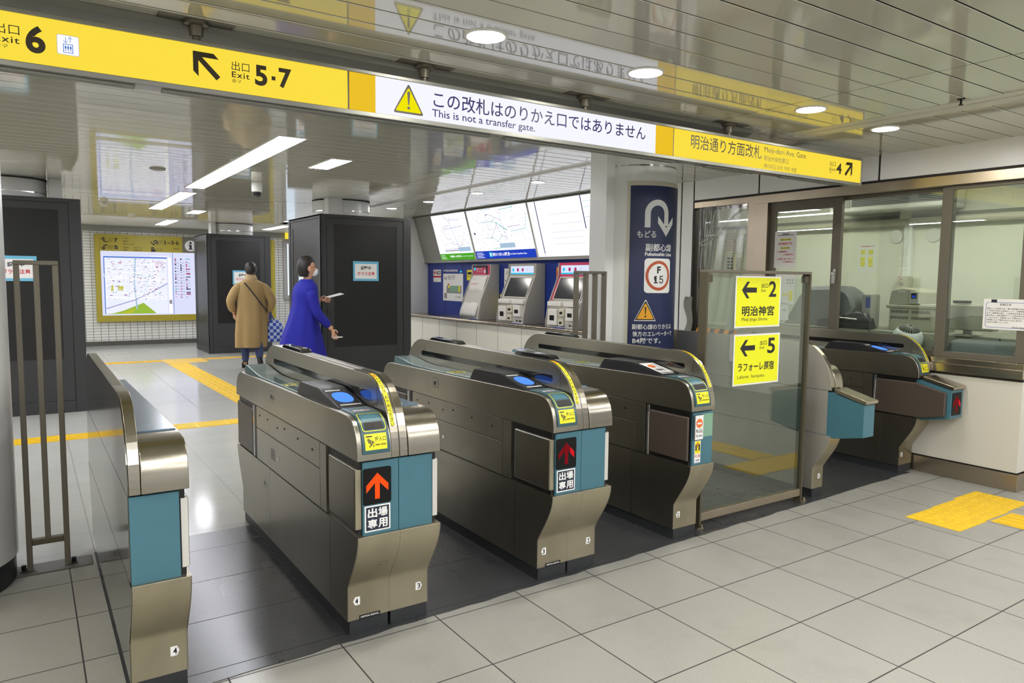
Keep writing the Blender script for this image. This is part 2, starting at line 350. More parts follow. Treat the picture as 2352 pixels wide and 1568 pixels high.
fr.append((2.605, .205))
mb.prism(fr+[(2.605, FY+.01), (-3.045, FY+.01)], 'z', .0005, .003)
struct(obj('floor_strip', mb, 'floor_dark', sm=0))
# worn, dirty ground strip under the left railing and at the feet of the column
mb = MB(); mb.box(-3.40, -3.06, 1.545, 1.70, .0005, .006); struct(obj('floor_kerb', mb, 'curb', bevel=.003))

# ---- ceiling: enamelled slats with open shadow joints
M_['slat'] = mat('slat', 'c6c4b4', .06, spec=.5, ior=2.1, var=.03, vscale=1.3)
M_['slat_matt'] = mat('slat_matt', 'd6d4c6', .35)
M_['gap'] = mat('gap', '241f1c', .8)
mb = MB()
def slats(x0, x1, y0, y1, plain=False):
    p, g = .17, .009; k0 = math.floor((y0-.018)/p)
    k = k0
    while True:
        a = .018+k*p+g/2; b = a+p-g; k += 1
        if a > y1: break
        a2, b2 = max(a, y0), min(b, y1)
        if b2-a2 < .01: continue
        t = random.uniform(-.0006, .0006); c = .0025
        # each slat: flat face with small rounded lips going up into the joint
        ys = [(a2, ZC+.03), (a2, ZC+c), (a2+c, ZC+t), (b2-c, ZC-t), (b2, ZC+c), (b2, ZC+.03)]
        nx = max(1, int((x1-x0)/3))
        for (ya, za), (yb, zb) in zip(ys, ys[1:]):
            mb.face([(x0, ya, za), (x0, yb, zb), (x1, yb, zb), (x1, ya, za)], 2 if abs(za-zb) > .008 else 0)
random.seed(5)
SPLIT = .6
for x0, x1 in ((-9, .583), (.588, 1.325), (1.56, 2.72)): slats(x0, x1, -7, SPLIT)
for x0, x1 in ((-9, .33), (.335, .97), (1.13, 2.72)): slats(x0, x1, SPLIT, 12.3)
for x0, x1, y0, y1, z in ((1.33, 1.43, -7, SPLIT, ZC), (1.434, 1.556, -7, SPLIT, ZC-.004), (.975, 1.06, SPLIT, 8.9, ZC), (1.066, 1.125, SPLIT, 8.9, ZC-.004)):
    mb.box(x0, x1, y0, y1, z, z+.02, 1)
mb.box(-9, 2.72, 12.31, 15.3, ZC, ZC+.02, 3)
mb.face([(-9, -7, ZC+.03), (9, -7, ZC+.03), (9, 17, ZC+.03), (-9, 17, ZC+.03)], 2)
struct(obj('ceiling', mb, ['slat', 'slat_matt', 'gap', 'slat_matt'], sm=0, recalc=False))
mb = MB()
mb.prism([(.615, ZC-.001), (.615, ZC-.03), (.66, ZC-.045), (.75, ZC-.045), (.75, ZC-.001)], 'x', -9, 1.0)
struct(obj('trim_1', mb, 'flange', sm=20))

# ---- far wall, back wall, left wall
mb = MB(); mb.box(-9, 9, 15.2, 15.4, 0, 2.49); struct(obj('wall_far', mb, 'far_tile', sm=0))
mb = MB(); mb.box(-9, 9, 15.17, 15.2, 2.47, 2.62); struct(obj('trim_2', mb, 'grey_panel', sm=0))
mb = MB(); mb.box(-9, 9, 15.165, 15.2, 0, .095); struct(obj('baseboard_far', mb, 'curb', sm=0))
mb = MB(); mb.box(-9, 9, -6.4, -6.2, 0, 2.62); struct(obj('wall_back', mb, 'back_tile', sm=0))
mb = MB(); mb.box(-5.6, -5.4, -6.4, 15.4, 0, 2.62); struct(obj('wall_left', mb, 'cream_wall', sm=0))
mb = MB(); mb.box(9, 9.2, -7.2, 15.4, 0, 2.62); struct(obj('wall_side', mb, 'cream_wall', sm=0))

# ---- station office front (plane x = 2.72)
XW = 2.72
mb = MB()
mb.box(XW, XW+.12, -.50, 2.70, .14, .815, 2)                # knee wall
mb.box(XW+.012, XW+.1, -.49, 2.70, .128, .14, 1)            # shadow joint over the skirting
for y0, y1 in ((-.50, .655), (.675, 1.865), (1.885, 2.70)): mb.box(XW, XW+.1, y0, y1, 2.395, ZC, 0)
mb.box(XW+.006, XW+.1, -.50, 2.715, 2.372, 2.42, 1); mb.box(XW+.008, XW+.1, .65, .68, 2.395, ZC, 1); mb.box(XW+.008, XW+.1, 1.86, 1.89, 2.395, ZC, 1)
mb.box(XW, XW+.1, 2.72, 2.875, 0, ZC, 0); mb.box(XW+.008, XW+.1, 2.70, 2.725, 0, ZC, 1); mb.box(XW+.008, XW+.1, 2.87, 2.90, 0, ZC, 1)
mb.box(XW, XW+.1, 2.895, 4.0, 0, ZC, 0)
struct(obj('wall_right', mb, ['white_panel', 'joint_dark', 'knee_wall'], sm=0))
mb = MB(); mb.box(XW+.12, 5.2, -.50, -.40, .14, .815); struct(obj('wall_return', mb, 'knee_wall', sm=0))
mb = MB(); mb.box(XW-.012, XW+.1, -.512, 2.7, 0, .128); struct(obj('baseboard_right', mb, 'steel_frame', bevel=.002))
mb = MB(); mb.box(XW+.1, 5.2, -.512, -.40, 0, .128); struct(obj('baseboard_return', mb, 'steel_frame', sm=0))
mb = MB()                                                    # sill, in two steps
mb.box(XW-.03, XW+.10, -.51, 2.66, .838, .905); mb.box(XW-.012, XW+.12, -.505, 2.66, .905, .95); mb.box(XW+.004, XW+.1, -.5, 2.66, .815, .838, 1)
struct(obj('trim_3', mb, ['steel_sill', 'joint_dark'], bevel=.003))
mb = MB(); mb.box(XW-.018, XW+.09, -.505, 1.90, 2.292, 2.372); mb.box(XW, XW+.09, 1.90, 2.70, 2.31, 2.372)
struct(obj('trim_4', mb, 'steel_frame', bevel=.003))
def window(n, y0, y1, z0, z1, x, fw, top, hardware=None):
    w = struct(thing('window_%d' % n, 'x', 'x', (x, y0, z0))); del w['label']; del w['category']
    m = MB(); L, H = y1-y0, z1-z0
    m.box(0, .04, 0, fw, 0, H); m.box(0, .04, L-fw, L, 0, H); m.box(0, .04, fw, L-fw, 0, .045); m.box(0, .04, fw, L-fw, H-top, H)
    obj('window_frame', m, 'rail', w, bevel=.002)
    m = MB(); m.box(.016, .022, fw, L-fw, .045, H-top); obj('window_pane', m, 'glass', w, sm=0)
    if hardware is not None:
        m = MB(); y = hardware; m.box(-.028, 0, y-.012, y+.012, .60, .70); m.cyl((-.03, y, .66), (-.055, y, .66), .016, 14); m.box(-.05, -.036, y-.012, y+.012, .57, .66)
        obj('window_latch', m, 'chrome', w, bevel=.002)
    return w
ZS, ZT = .95, 2.292
window(1, -.50, .155, ZS, ZT, XW+.03, .075, .03)
window(2, .085, 1.10, ZS, ZT, XW+.075, .045, .03)
window(3, 1.005, 1.78, ZS, ZT, XW+.03, .085, .09, .03)
window(4, 1.90, 2.66, ZS, 2.33, XW+.03, .06, .05)
mb = MB(); mb.box(XW-.012, XW+.09, 1.755, 1.90, ZS, 2.372); mb.box(XW-.006, XW+.09, 1.90, 1.99, ZS, 2.372)
struct(obj('trim_5', mb, 'steel_frame', bevel=.003))
# office room behind the glass
XB = 4.4
mb = MB(); mb.box(XB, XB+.1, -.40, 4.0, 0, 2.62); mb.box(XW+.1, XB, 3.9, 4.0, 0, 2.62); mb.box(XB-.04, XB, -.4, 4, 2.19, 2.24, 1); mb.box(XB-.09, XB-.04, 1.225, 1.33, 2.19, 2.60, 0)
struct(obj('wall_office', mb, ['cream_wall', 'grey_panel'], sm=0))
mb = MB(); mb.box(XW+.1, XB, -.5, 3.9, 2.58, 2.62); struct(obj('ceiling_office', mb, 'grey_panel', sm=0))
mb = MB(); mb.box(XW+.12, 5.2, -.50, -.42, 2.372, ZC); struct(obj('wall_return', mb, 'white_panel', sm=0))
w5 = struct(bpy.data.objects.new('window_5', None)); COL.objects.link(w5); w5.location = (XW+.13, -.47, .95)
m = MB(); L = 2.3; H = 1.42
m.box(0, .07, 0, .04, 0, H); m.box(L-.07, L, 0, .04, 0, H); m.box(.07, L-.07, 0, .04, 0, .05); m.box(.07, L-.07, 0, .04, H-.05, H); m.box(1.1, 1.17, 0, .04, .05, H-.05); m.box(-.02, L, -.03, .09, -.135, 0)
obj('window_frame', m, 'rail', w5, sm=0); m = MB(); m.box(.07, 1.1, .016, .022, .05, H-.05); m.box(1.17, L-.07, .016, .022, .05, H-.05); obj('window_pane', m, 'glass', w5, sm=0)
mb = MB(); mb.box(5.1, 5.2, -6.2, -.52, 0, 2.62); struct(obj('wall_corridor', mb, 'cream_wall', sm=0))

# ---- ticket machine bay: blue wall, counter, tilted fare-map fascia
mb = MB(); mb.box(XW, XW+.1, 4.0, 8.95, .90, 1.83, 0); mb.box(XW, XW+.1, 4.0, 8.95, 0, .90, 1); mb.box(XW, XW+.1, 4.0, 8.95, 1.83, ZC, 1)
for y in (8.31, 7.71): mb.box(XW-.002, XW, y-.004, y+.004, .92, 1.79, 2)
struct(obj('wall_ticket_bay', mb, ['navy_wall', 'white_panel', 'joint_dark'], sm=0))
mb = MB(); mb.box(2.24, 3.0, 8.95, 15.2, 0, ZC); struct(obj('wall_bay_end', mb, 'white_panel', sm=0))
mb = MB(); mb.box(2.335, XW, 3.4, 8.95, 0, .86, 0); mb.box(2.375, 2.39, 3.4, 8.95, 0, .1, 1)
for i in range(10): mb.box(2.332, 2.336, 3.6+i*.6, 3.604+i*.6, .02, .86, 1)
struct(obj('wall_counter_front', mb, ['cream_wall', 'grey_panel'], sm=0))
mb = MB(); mb.box(2.295, XW, 3.4, 8.95, .875, .912); mb.cyl((2.295, 3.4, .893), (2.295, 8.95, .893), .02, 12)
tag(obj('steel_counter', mb, 'steel_sill', sm=40), 'long stainless steel counter top under the ticket machines and blue wall', 'counter')

# ---- round columns
def column(name, cx, cy, r, pil=None, z0=0, base=False):
    m = MB(); m.lathe([(r, z0), (r, ZC)], (cx, cy, 0), 64, 0)
    if pil: m.box(*pil, z0, ZC, 0)
    m.lathe([(r+.0015, 2.44), (r+.0015, 2.452)], (cx, cy, 0), 64, 2)
    m.lathe([(r+.006, ZC-.012), (r+.006, ZC-.001)], (cx, cy, 0), 64, 3)
    if base: m.lathe([(r-.012, 0), (r-.012, .13)], (cx, cy, 0), 64, 1)
    return struct(obj(name, m, ['white_panel', 'plinth', 'chrome', 'gap'], sm=40))
M_['column_paint'] = mat('column_paint', 'cfd0d6', .22, spec=.5)
column('column', -3.835, 1.62, .452, base=True, z0=.13)
column('column', 1.0, 1.77, .32, (.60, .85, 1.70, 1.90))
column('column', .47, 7.25, .395, (.135, .335, 6.84, 7.0))
column('column', .27, 13.0, .41, (-.19, -.10, 12.7, 12.95))
column('column', -3.42, 7.3, .36, (-3.05, -2.92, 7.0, 7.3))

# ---- tactile paving
def tactile(name, x0, x1, y0, y1, label, along=None, bars=True, group='tactile paving strips', m='tactile', rz=0, nb=4):
    cx, cy = (x0+x1)/2, (y0+y1)/2; t = thing(name, label, 'tactile paving', (cx, cy, 0), rz, group)
    a, b = (x1-x0)/2, (y1-y0)/2
    k = MB(); k.box(-a, a, -b, b, .0004, .003); obj('mat', k, m, t, sm=0)
    k = MB()
    if along == 'x':
        n = max(1, round((x1-x0)/.3))
        for i in range(n):
            for j in range(nb):
                yy = -b+(j+.5)*2*b/nb; k.box(-a+i*2*a/n+.012, -a+(i+1)*2*a/n-.012, yy-.014, yy+.014, .003, .0065)
    elif along == 'y':
        n = max(1, round((y1-y0)/.3))
        for i in range(n):
            for j in range(nb):
                xx = -a+(j+.5)*2*a/nb; k.box(xx-.014, xx+.014, -b+i*2*b/n+.012, -b+(i+1)*2*b/n-.012, .003, .0065)
    else:
        nx, ny = along
        for i in range(nx):
            for j in range(ny):
                if bars and abs(i-(nx-1)/2) < 1 and abs(j-(ny-1)/2) < 1: continue
                k.lathe([(.017, .003), (.012, .0065)], (-a+(i+.5)*2*a/nx, -b+(j+.5)*2*b/ny, 0), 10)
    obj('raised_bars' if isinstance(along, str) else 'raised_dots', k, m, t, sm=30)
    return t
tactile('tactile_strip', -4.6, -1.30, 5.00, 5.28, 'yellow tactile strip running crosswise on the floor just behind the gates', 'x')
tactile('tactile_strip', -1.28, .60, 5.02, 5.30, 'yellow crosswise tactile strip continuing behind the gate numbered four and three', 'x')
tactile('tactile_strip', -2.45, -1.32, 11.38, 11.62, 'yellow tactile strip on the far floor in front of the wall map', 'x')
tactile('tactile_strip', -.60, 1.4, 11.38, 11.62, 'orange yellow tactile strip on the far floor beside the beige coat person', 'x', m='tactile_orange')
tactile('tactile_strip', -1.26, -.94, 5.32, 10.95, 'yellow tactile strip leading away lengthwise towards the far wall map', 'y', rz=.015)
tactile('tactile_pad', -1.31, -.62, 10.98, 11.7, 'pale yellow dotted tactile pad where the far strips cross', (9, 9), False, m='tactile_orange')
G = 'three dotted tactile tiles by the office wall'
tactile('tactile_tile', 1.445, 1.805, -.70, -.365, 'yellow dotted tactile tile nearest the gates, leftmost of the row of three', (5, 5), True, G)
tactile('tactile_tile', 1.807, 2.145, -.69, -.355, 'yellow dotted tactile tile in the middle of the row of three', (5, 5), True, G)
tactile('tactile_tile', 2.147, 2.485, -.68, -.335, 'yellow dotted tactile tile closest to the white office wall', (5, 5), True, G)
tactile('tactile_strip', 1.835, 2.14, -1.65, -.71, 'yellow ribbed tactile strip leading towards the camera from the dotted tiles', 'y')
# ================================================================ TICKET GATES
GL = 2.03                                     # length over the overhanging ends
def lower_profile(n=9):
    f = [(.123, .066), (.123, .215)]
    for i in range(1, n+1):
        t = i/n; s = .55*t*(2-t)+.45*(3*t*t-2*t**3); f.append((.123*(1-s), .215+.255*t))
    return f + [(GL-y, z) for y, z in reversed(f)]
def housing_profile():
    f = [(0, .786), (.001, .82), (.006, .855), (.016, .888), (.032, .918), (.055, .941), (.083, .954), (.12, .9605), (.19, .962)]
    r = [(1.90, .942), (1.955, .930), (1.995, .905), (2.018, .868), (2.028, .825), (GL, .786)]
    return f + r
def hood_profile():
    f = []
    for i in range(15):
        a = PI/2*i/14; f.append((.006+.262*(1-math.cos(a))**1.0, .786+.322*math.sin(a)))
    r = []
    for i in range(12):
        a = PI/2*i/11; r.append((1.70+.235*math.sin(a), 1.117-.20*(1-math.cos(a))))
    return f + r + [(1.937, .786)]
LOWP, HOUP, HOOP = lower_profile(), housing_profile(), hood_profile()
def along(prof, x0, off=0.0, flip=False):
    """map (u, s): s = arc length up the profile from its first point, lifted by off"""
    L = [0]
    for (a, b), (c, d) in zip(prof, prof[1:]): L.append(L[-1]+math.hypot(c-a, d-b))
    def nrm(i):
        (a, b), (c, d) = prof[max(i-1, 0)], prof[min(i+1, len(prof)-1)]; l = math.hypot(c-a, d-b) or 1
        return (-(d-b)/l, (c-a)/l)
    def f(u, s):
        s = max(0, min(s, L[-1]-1e-6)); i = 0
        while i < len(L)-2 and L[i+1] < s: i += 1
        t = (s-L[i])/(L[i+1]-L[i]); (a, b), (c, d) = prof[i], prof[i+1]; n0, n1 = nrm(i), nrm(i+1)
        nx, nz = n0[0]*(1-t)+n1[0]*t, n0[1]*(1-t)+n1[1]*t
        return Vector((x0+u, a+(c-a)*t+nx*off, b+(d-b)*t+nz*off))
    f.length = L[-1]; return f
def prof_strip(mb, mapf, u0, u1, s0, s1, n, m=0):
    return mb.rect(mapf, u0, u1, s0, s1, m, 1, n)
def offset_slab(mb, prof, x0, x1, s0, s1, n, off, m=0):
    """a strip that follows the profile and stands off it (closed all round)"""
    A, B = along(prof, 0, -.002), along(prof, 0, off)
    rings = []
    for i in range(n+1):
        s = s0+(s1-s0)*i/n; a, b = A(0, s), B(0, s)
        rings.append([(x0, a.y, a.z), (x0, b.y, b.z), (x1, b.y, b.z), (x1, a.y, a.z)])
    mb.loft(rings, m)

HAND = [[(.0, .9), (.45, .9), (.45, 1.0), (.0, 1.0)],
        [(.12, .45), (.2, .75), (.28, .75), (.2, .42)], [(.22, .38), (.3, .7), (.38, .68), (.3, .34)],
        [(.06, .62), (.14, .82), (.2, .80), (.12, .58)], [(.30, .25), (.42, .62), (.50, .58), (.40, .2)],
        [(.48, .1), (.5, .55), (.56, .55), (.54, .1)], [(.2, .1), (.24, .3), (.30, .28), (.26, .08)]]
def insert_sticker(t, mp, u0, u1, s0, s1):
    m = MB(); off = lambda u, v: mp(u, v)
    nv = 6
    m.rect(mp, u0, u1, s0, s1, 0, 1, nv)
    top = shift(mp, .0005); w = u1-u0; h = s1-s0
    for poly in HAND: m.face([top(u0+.06*w+x*w*.62, s0+.1*h+y*h*.78) for x, y in poly], 1)
    text(m, '投入口', top, u0+.46*w, u1-.04*w, s0+.50*h, s0+.80*h, 1, .015)
    text(m, 'Insert ticket', top, u0+.46*w, u1-.05*w, s0+.24*h, s0+.40*h, 1, .02)
    obj('ticket_sticker', m, ['yellow_sticker', 'ink'], t, sm=0, recalc=False)
def number_plate(t, x, z, y, body, left=False):
    m = MB(); f = front(y); w, h = .031, .036
    if left: pts = [(x-w/2, z), (x-w*.22, z+h/2), (x+w/2, z+h/2), (x+w/2, z-h/2), (x-w*.22, z-h/2)]
    else: pts = [(x+w/2, z), (x+w*.22, z+h/2), (x-w/2, z+h/2), (x-w/2, z-h/2), (x+w*.22, z-h/2)]
    m.prism([(p[0], p[1]) for p in pts], 'y', y, y+.002, 0)
    text(m, body, front(y-.0006), x-.007, x+.007, z-.012, z+.012, 1, .02)
    obj('number_plate', m, ['white_sticker', 'ink'], t, sm=0)
def led_arrow(t, f, cx, cz, w, h, kind):
    """black dot-matrix box with a lit arrow, f = map of the front face"""
    m = MB(); top = shift(f, .004)
    o = rrect(cx-w/2, cx+w/2, cz-h/2, cz+h/2, .008)
    m.face([top(*p) for p in o], 0)
    n = len(o)
    for i in range(n): m.face([f(*o[i]), f(*o[(i+1) % n]), top(*o[(i+1) % n]), top(*o[i])], 0)
    d = obj('arrow_display', m, ['led_box'], t, sm=0)
    m = MB(); lit = shift(f, .0046); s = h*.72
    N = 25
    def inside(x, y):
        ax = abs(x)
        if ax < .10 and -.5 < y < .3: return True
        return y < .5-ax*.95 and y > .22-ax*.95 and ax < .47
    for i in range(N):
        for j in range(N+2):
            x, y = (i-(N-1)/2)/N*1.02, (j-(N+1)/2)/N*1.0
            if not inside(x, y): continue
            px, pz, q = cx+x*s*.95, cz+y*s, s/N*.38
            k = 0 if kind == 'orange' else (0 if x > .22 else 1)
            m.face([lit(px-q, pz-q), lit(px+q, pz-q), lit(px+q, pz+q), lit(px-q, pz+q)], k)
    obj('lit_arrow', m, ['led_orange', 'led_orange'] if kind == 'orange' else ['led_red', 'm_arrow_red'], d, sm=0, recalc=False)['label'] = 'glowing %s arrow of small dots' % ('orange' if kind == 'orange' else 'red')
ink_e('m_arrow_red', 'a01420', .9)

def lower_cabinet(t, x0, x1, side, seam_y=(.33, 1.30)):
    m = MB(); m.prism([(y, z) for y, z in LOWP], 'x', x0+(.004 if side == 'L' else .0), x1-(.004 if side == 'R' else 0), 0)
    obj('lower_cabinet', m, 'steel_dull', t, bevel=.0015, sm=30)
    # stainless service doors on the aisle side, 3 mm joints between them
    xs = (x0, x0+.0045) if side == 'L' else (x1-.0045, x1)
    cuts = [0]+list(seam_y)+[GL]
    for a, b in zip(cuts, cuts[1:]):
        pr = clip_profile(LOWP, a+(.0015 if a else .001), b-(.0015 if b < GL else .001))
        m = MB(); m.prism([(y, z) for y, z in pr], 'x', *xs, 0); obj('service_door', m, 'steel_side', t, sm=30)
def clip_profile(prof, y0, y1):
    out = list(prof)
    for lim, keep in ((y0, lambda p: p[0] >= y0), (y1, lambda p: p[0] <= y1)):
        res = []
        for i, p in enumerate(out):
            q = out[(i+1) % len(out)]
            if keep(p): res.append(p)
            if keep(p) != keep(q):
                k = (lim-p[0])/(q[0]-p[0]); res.append((lim, p[1]+k*(q[1]-p[1])))
        out = res
    return out
def lock(t, y, z, x, s=-1, w=.075, h=.06):
    m = MB(); f = sideface(x+s*.0008); o = rrect(-y-w/2, -y+w/2, z-h/2, z+h/2, .01)
    i = rrect(-y-w/2+.002, -y+w/2-.002, z-h/2+.002, z+h/2-.002, .009)
    m.ring(f, o, i, 0); m.rect(f, -y-w*.34, -y+w*.08, z-h*.27, z+h*.10, 0)
    m.cyl((x, y-w*.3, z-h*.1), (x+s*.004, y-w*.3, z-h*.1), .008, 12, 1)
    obj('lock_plate', m, ['black', 'chrome'], t, sm=30)
def vent(t, y, z, x, s=-1):
    m = MB(); f = sideface(x+s*.0008)
    for i in range(6):
        for j in range(2): m.rect(f, -y-.04+j*.042, -y-.002+j*.042, z-.03+i*.011, z-.025+i*.011, 0)
    m.cyl((x, y-.10, z-.005), (x+s*.003, y-.10, z-.005), .011, 14, 1)
    obj('vent_slots', m, ['black', 'chrome'], t, sm=30)
def plinth(t, x0, x1):
    m = MB(); m.box(x0+.008, x1-.004, .125, GL-.125, .0, .067); obj('plinth', m, 'plinth', t, bevel=.003)
def hood_half(t, x0, x1, face, sticker=False, slot=True, bars=()):
    """half of the tall fin; face = -1 when its big side looks to -x"""
    m = MB(); m.prism(HOOP, 'x', x0, x1, 0); h = obj('hood', m, 'steel', t, bevel=.003, sm=30)
    m = MB(); f = along(HOOP, 0, .0012)
    prof_strip(m, f, x0+.002, x1-.0025, .001, .62, 24); obj('hood_edge', m, 'steel_x', t, sm=50, recalc=False)
    if slot:
        xx = x0-.0006 if face < 0 else x1+.0006
        m = MB(); o = rrect(-1.72, -.215, 1.002, 1.036, .015)
        m.face([(xx, -u, v) for u, v in o], 0); obj('sensor_slot', m, 'black_gloss', t, sm=0)
        m = MB(); m.box(xx-.0001, xx+.0001, .1495, .151, .80, 1.085); obj('hood_joint', m, 'joint_dark', t, sm=0)
    if sticker:
        m = MB(); f = along(HOOP, 0, .0016); g = along(HOOP, 0, .0021); a, b = x0+.006, x0+.026
        prof_strip(m, f, a, b, .13, .455, 20)
        txt = 'かけこみは おやめください'; s = .375; st = .0205
        for ch in txt:
            if ch != ' ': text(m, ch, g, a+.003, b-.003, s-.0085, s+.0085, 1, .02)
            s -= st if ch != ' ' else st*.6
        s = .445
        for ch in '駆込危険':
            text(m, ch, g, a+.003, b-.003, s-.008, s+.008, 2, .02); s -= .0175
        obj('warning_strip', m, ['yellow_sticker', 'ink', 'red_ink'], t, sm=50, recalc=False)['label'] = 'yellow warning strip with small upright writing'
def light_bar(t, x0, x1, y0, y1):
    m = MB(); z = 1.1135
    m.prism([(y0, z), (y0+.035, z+.02), (y1-.045, z+.022), (y1, z)], 'x', x0+.006, x1-.006, 0)
    obj('signal_bar', m, 'black_gloss', t, bevel=.003)
def left_module(t, W=.19, flap='steel', led='orange', reader=True, pad=True, notice=True, number=None, maker=True, seams=(.33, 1.30), plate_x=.03, nose=False, hood_sticker=True, vents=True, entry_cards=False):
    hx = W-.0385
    plinth(t, 0, W); lower_cabinet(t, 0, W, 'L', seams)
    m = MB(); m.box(.012, W, .03, GL-.03, .468, .79); obj('core', m, 'black', t, sm=0)
    # mid section: hinge post, two fixed panels
    m = MB(); m.box(.001, .014, .375, .455, .475, .782); obj('post_panel', m, 'steel_side', t, bevel=.001)
    m = MB(); m.box(.001, .014, .459, 1.555, .659, .783)
    obj('upper_panel', m, 'steel_side', t, bevel=.001)
    for y in (.56, .78, 1.0, 1.13, 1.32, 1.48):
        s = MB(); s.cyl((.002, y, .745-.02*((y*7) % 1)), (-.0015, y, .745-.02*((y*7) % 1)), .0055, 10); obj('screw', s, 'screw', t, sm=30)
    m = MB(); m.box(.001, .014, .459, 1.555, .475, .655); obj('middle_panel', m, 'steel_side', t, bevel=.001)
    if vents: vent(t, 1.22, .565, .001)
    # flaps: folded doors at both ends
    if not nose:
        m = MB(); m.box(.0, .030, .03, .345, .492, .752); fo = obj('flap_door', m, 'steel_side' if flap == 'steel' else 'brown', t, bevel=.009, seg=3)
        if flap == 'steel':
            s = MB(); s.box(.002, .026, .0275, .031, .497, .747); obj('flap_edge', s, 'steel_dull', fo, sm=0)
        else:
            s = MB(); s.cyl((.008, .352, .50), (.008, .352, .74), .010, 14); s.cyl((.008, .352, .475), (.008, .352, .50), .0085, 12); s.cyl((.008, .352, .74), (.008, .352, .78), .0085, 12); obj('flap_hinge', s, 'chrome', fo, sm=30)
    m = MB(); m.box(.0, .030, 1.64, GL-.022, .475, .752); obj('flap_door', m, 'brown', t, bevel=.009, seg=3)
    m = MB(); m.box(.002, .03, 1.565, 1.635, .475, .785); obj('hinge_post', m, 'black', t, bevel=.002)
    m = MB(); m.box(.0, .016, 1.60, 1.63, .475, .78); obj('hinge_strip', m, 'chrome', t, bevel=.002)
    # front panel
    if not nose:
        m = MB(); m.box(plate_x, W-.001, .018, .06, .468, .778); obj('front_panel', m, 'teal', t, bevel=.002)
        f = front(.018)
        if led:
            led_arrow(t, f, plate_x+.062, .674, .124, .152, led)
            m = MB(); g = front(.0168); c = plate_x+.064
            m.prism(rrect(c-.057, c+.057, .482, .592, .003), 'y', .017, .0185, 1)
            m.rect(g, c-.051, c+.051, .488, .586, 0)
            g = front(.0162)
            for i, ch in enumerate('出場専用'):
                a = c-.044+(i % 2)*.046; b = .541-(i//2)*.047; text(m, ch, g, a, a+.042, b, b+.040, 1, .03)
            obj('notice_plate', m, ['navy_plate', 'white_sticker'], t, sm=0, recalc=False)['label'] = 'small navy plate with four white characters'
        if entry_cards:
            m = MB(); m.box(plate_x-.006, plate_x+.075, .004, .017, .618, .765); obj('card_pocket', m, 'acrylic', t, bevel=.002)
            m = MB(); g = front(.0035); a, b = plate_x+.004, plate_x+.070; m.rect(g, a, b, .622, .762, 0)
            g2 = front(.003); c = (a+b)/2
            m.face([g2(*p) for p in circ(c, .716, .027)], 1); m.rect(front(.0025), c-.018, c+.018, .711, .721, 0)
            text(m, '進入禁止', g2, a+.005, b-.004, .66, .683, 2, .025); text(m, 'No entry', g2, a+.006, b-.006, .632, .653, 2, .01)
            obj('entry_card', m, ['white_sticker', 'orange', 'ink'], t, sm=0, recalc=False)['label'] = 'white no entry card with orange round symbol'
            m = MB(); g = front(.0172); a, b = plate_x+.018, plate_x+.068; m.rect(g, a, b, .482, .612, 0); g = front(.0168); m.rect(g, a+.003, b-.003, .535, .608, 1)
            g = front(.0164); m.rect(g, a+.006, a+.018, .553, .59, 2); m.rect(g, b-.018, b-.006, .553, .59, 2); m.face([g((a+b)/2-.006, .60), g((a+b)/2, .56), g((a+b)/2+.006, .60)], 3); m.rect(g, (a+b)/2-.003, (a+b)/2+.003, .546, .554, 3)
            text(m, '扉にご注意', g, a+.004, b-.004, .512, .530, 3, .02); text(m, 'CAUTION', g, a+.01, b-.01, .492, .502, 2, .02)
            obj('caution_sticker', m, ['white_sticker', 'yellow_sticker', 'ink', 'red_ink'], t, sm=0, recalc=False)
            m = MB(); m.rect(front(.0168), plate_x+.075, W-.004, .63, .765, 0); obj('green_tape', m, 'green_item', t, sm=0)
    if number:
        number_plate(t, .04, .150, .1222, number[0], True)
    if maker:
        m = MB(); m.prism(rrect(.052, .148, .0655, .083, .001), 'y', .1205, .1228, 0); text(m, 'NIPPON SIGNAL', front(.1198), .058, .142, .071, .079, 1, .015)
        obj('maker_plate', m, ['black', 'white_sticker'], t, sm=0)
    m = MB(); f = front(.0); z0 = .335
    fr = along(LOWP, 0, .0006); m.ring(fr, [(.115, .262), (.155, .262), (.155, .285), (.115, .285)], [(.116, .263), (.154, .263), (.154, .284), (.116, .284)]); obj('small_cover', m, 'joint_dark', t, sm=0)
    # upper housing
    m = MB(); m.prism(HOUP, 'x', 0, hx, 0); obj('housing', m, 'steel', t, bevel=.004, sm=30)
    lock(t, 1.22, .885, -.0005)
    ft = along(HOUP, 0, .0)
    if reader:
        m = MB(); offset_slab(m, HOUP, .022, hx-.008, .028, .36, 22, .007); bz = obj('ticket_bezel', m, 'teal_dark', t, bevel=.003, sm=40)
        f1 = along(HOUP, 0, .0078); f2 = along(HOUP, 0, .0084); f3 = along(HOUP, 0, .009)
        a, b = .030, hx-.016
        def R(a, b, s0, s1, r, n=6):
            pts = rrect(a, b, s0, s1, r, n); out = []
            for p, q in zip(pts, pts[1:]+pts[:1]):
                k = max(1, int(abs(q[1]-p[1])/.012)); out += [(p[0]+(q[0]-p[0])*i/k, p[1]+(q[1]-p[1])*i/k) for i in range(k)]
            return out
        m = MB(); O, I = R(a, b, .118, .218, .014), R(a+.003, b-.003, .121, .215, .012); m.ring(f1, O, I, 0)
        obj('yellow_outline', m, 'yellow_sticker', bz, sm=0, recalc=False)
        m = MB(); m.rect(f1, a+.012, b-.012, .126, .158, 0, 1, 4); m.rect(f2, a+.018, a+.03, .128, .146, 1); m.rect(f2, a+.042, a+.054, .128, .146, 1); m.rect(f2, a+.06, a+.075, .132, .15, 0)
        m.rect(f1, a+.01, b-.016, .165, .205, 2, 1, 4)
        obj('ticket_slot', m, ['joint_dark', 'black', 'teal'], bz, sm=0, recalc=False)
        insert_sticker(bz, f1, a+.004, b-.006, .044, .108)
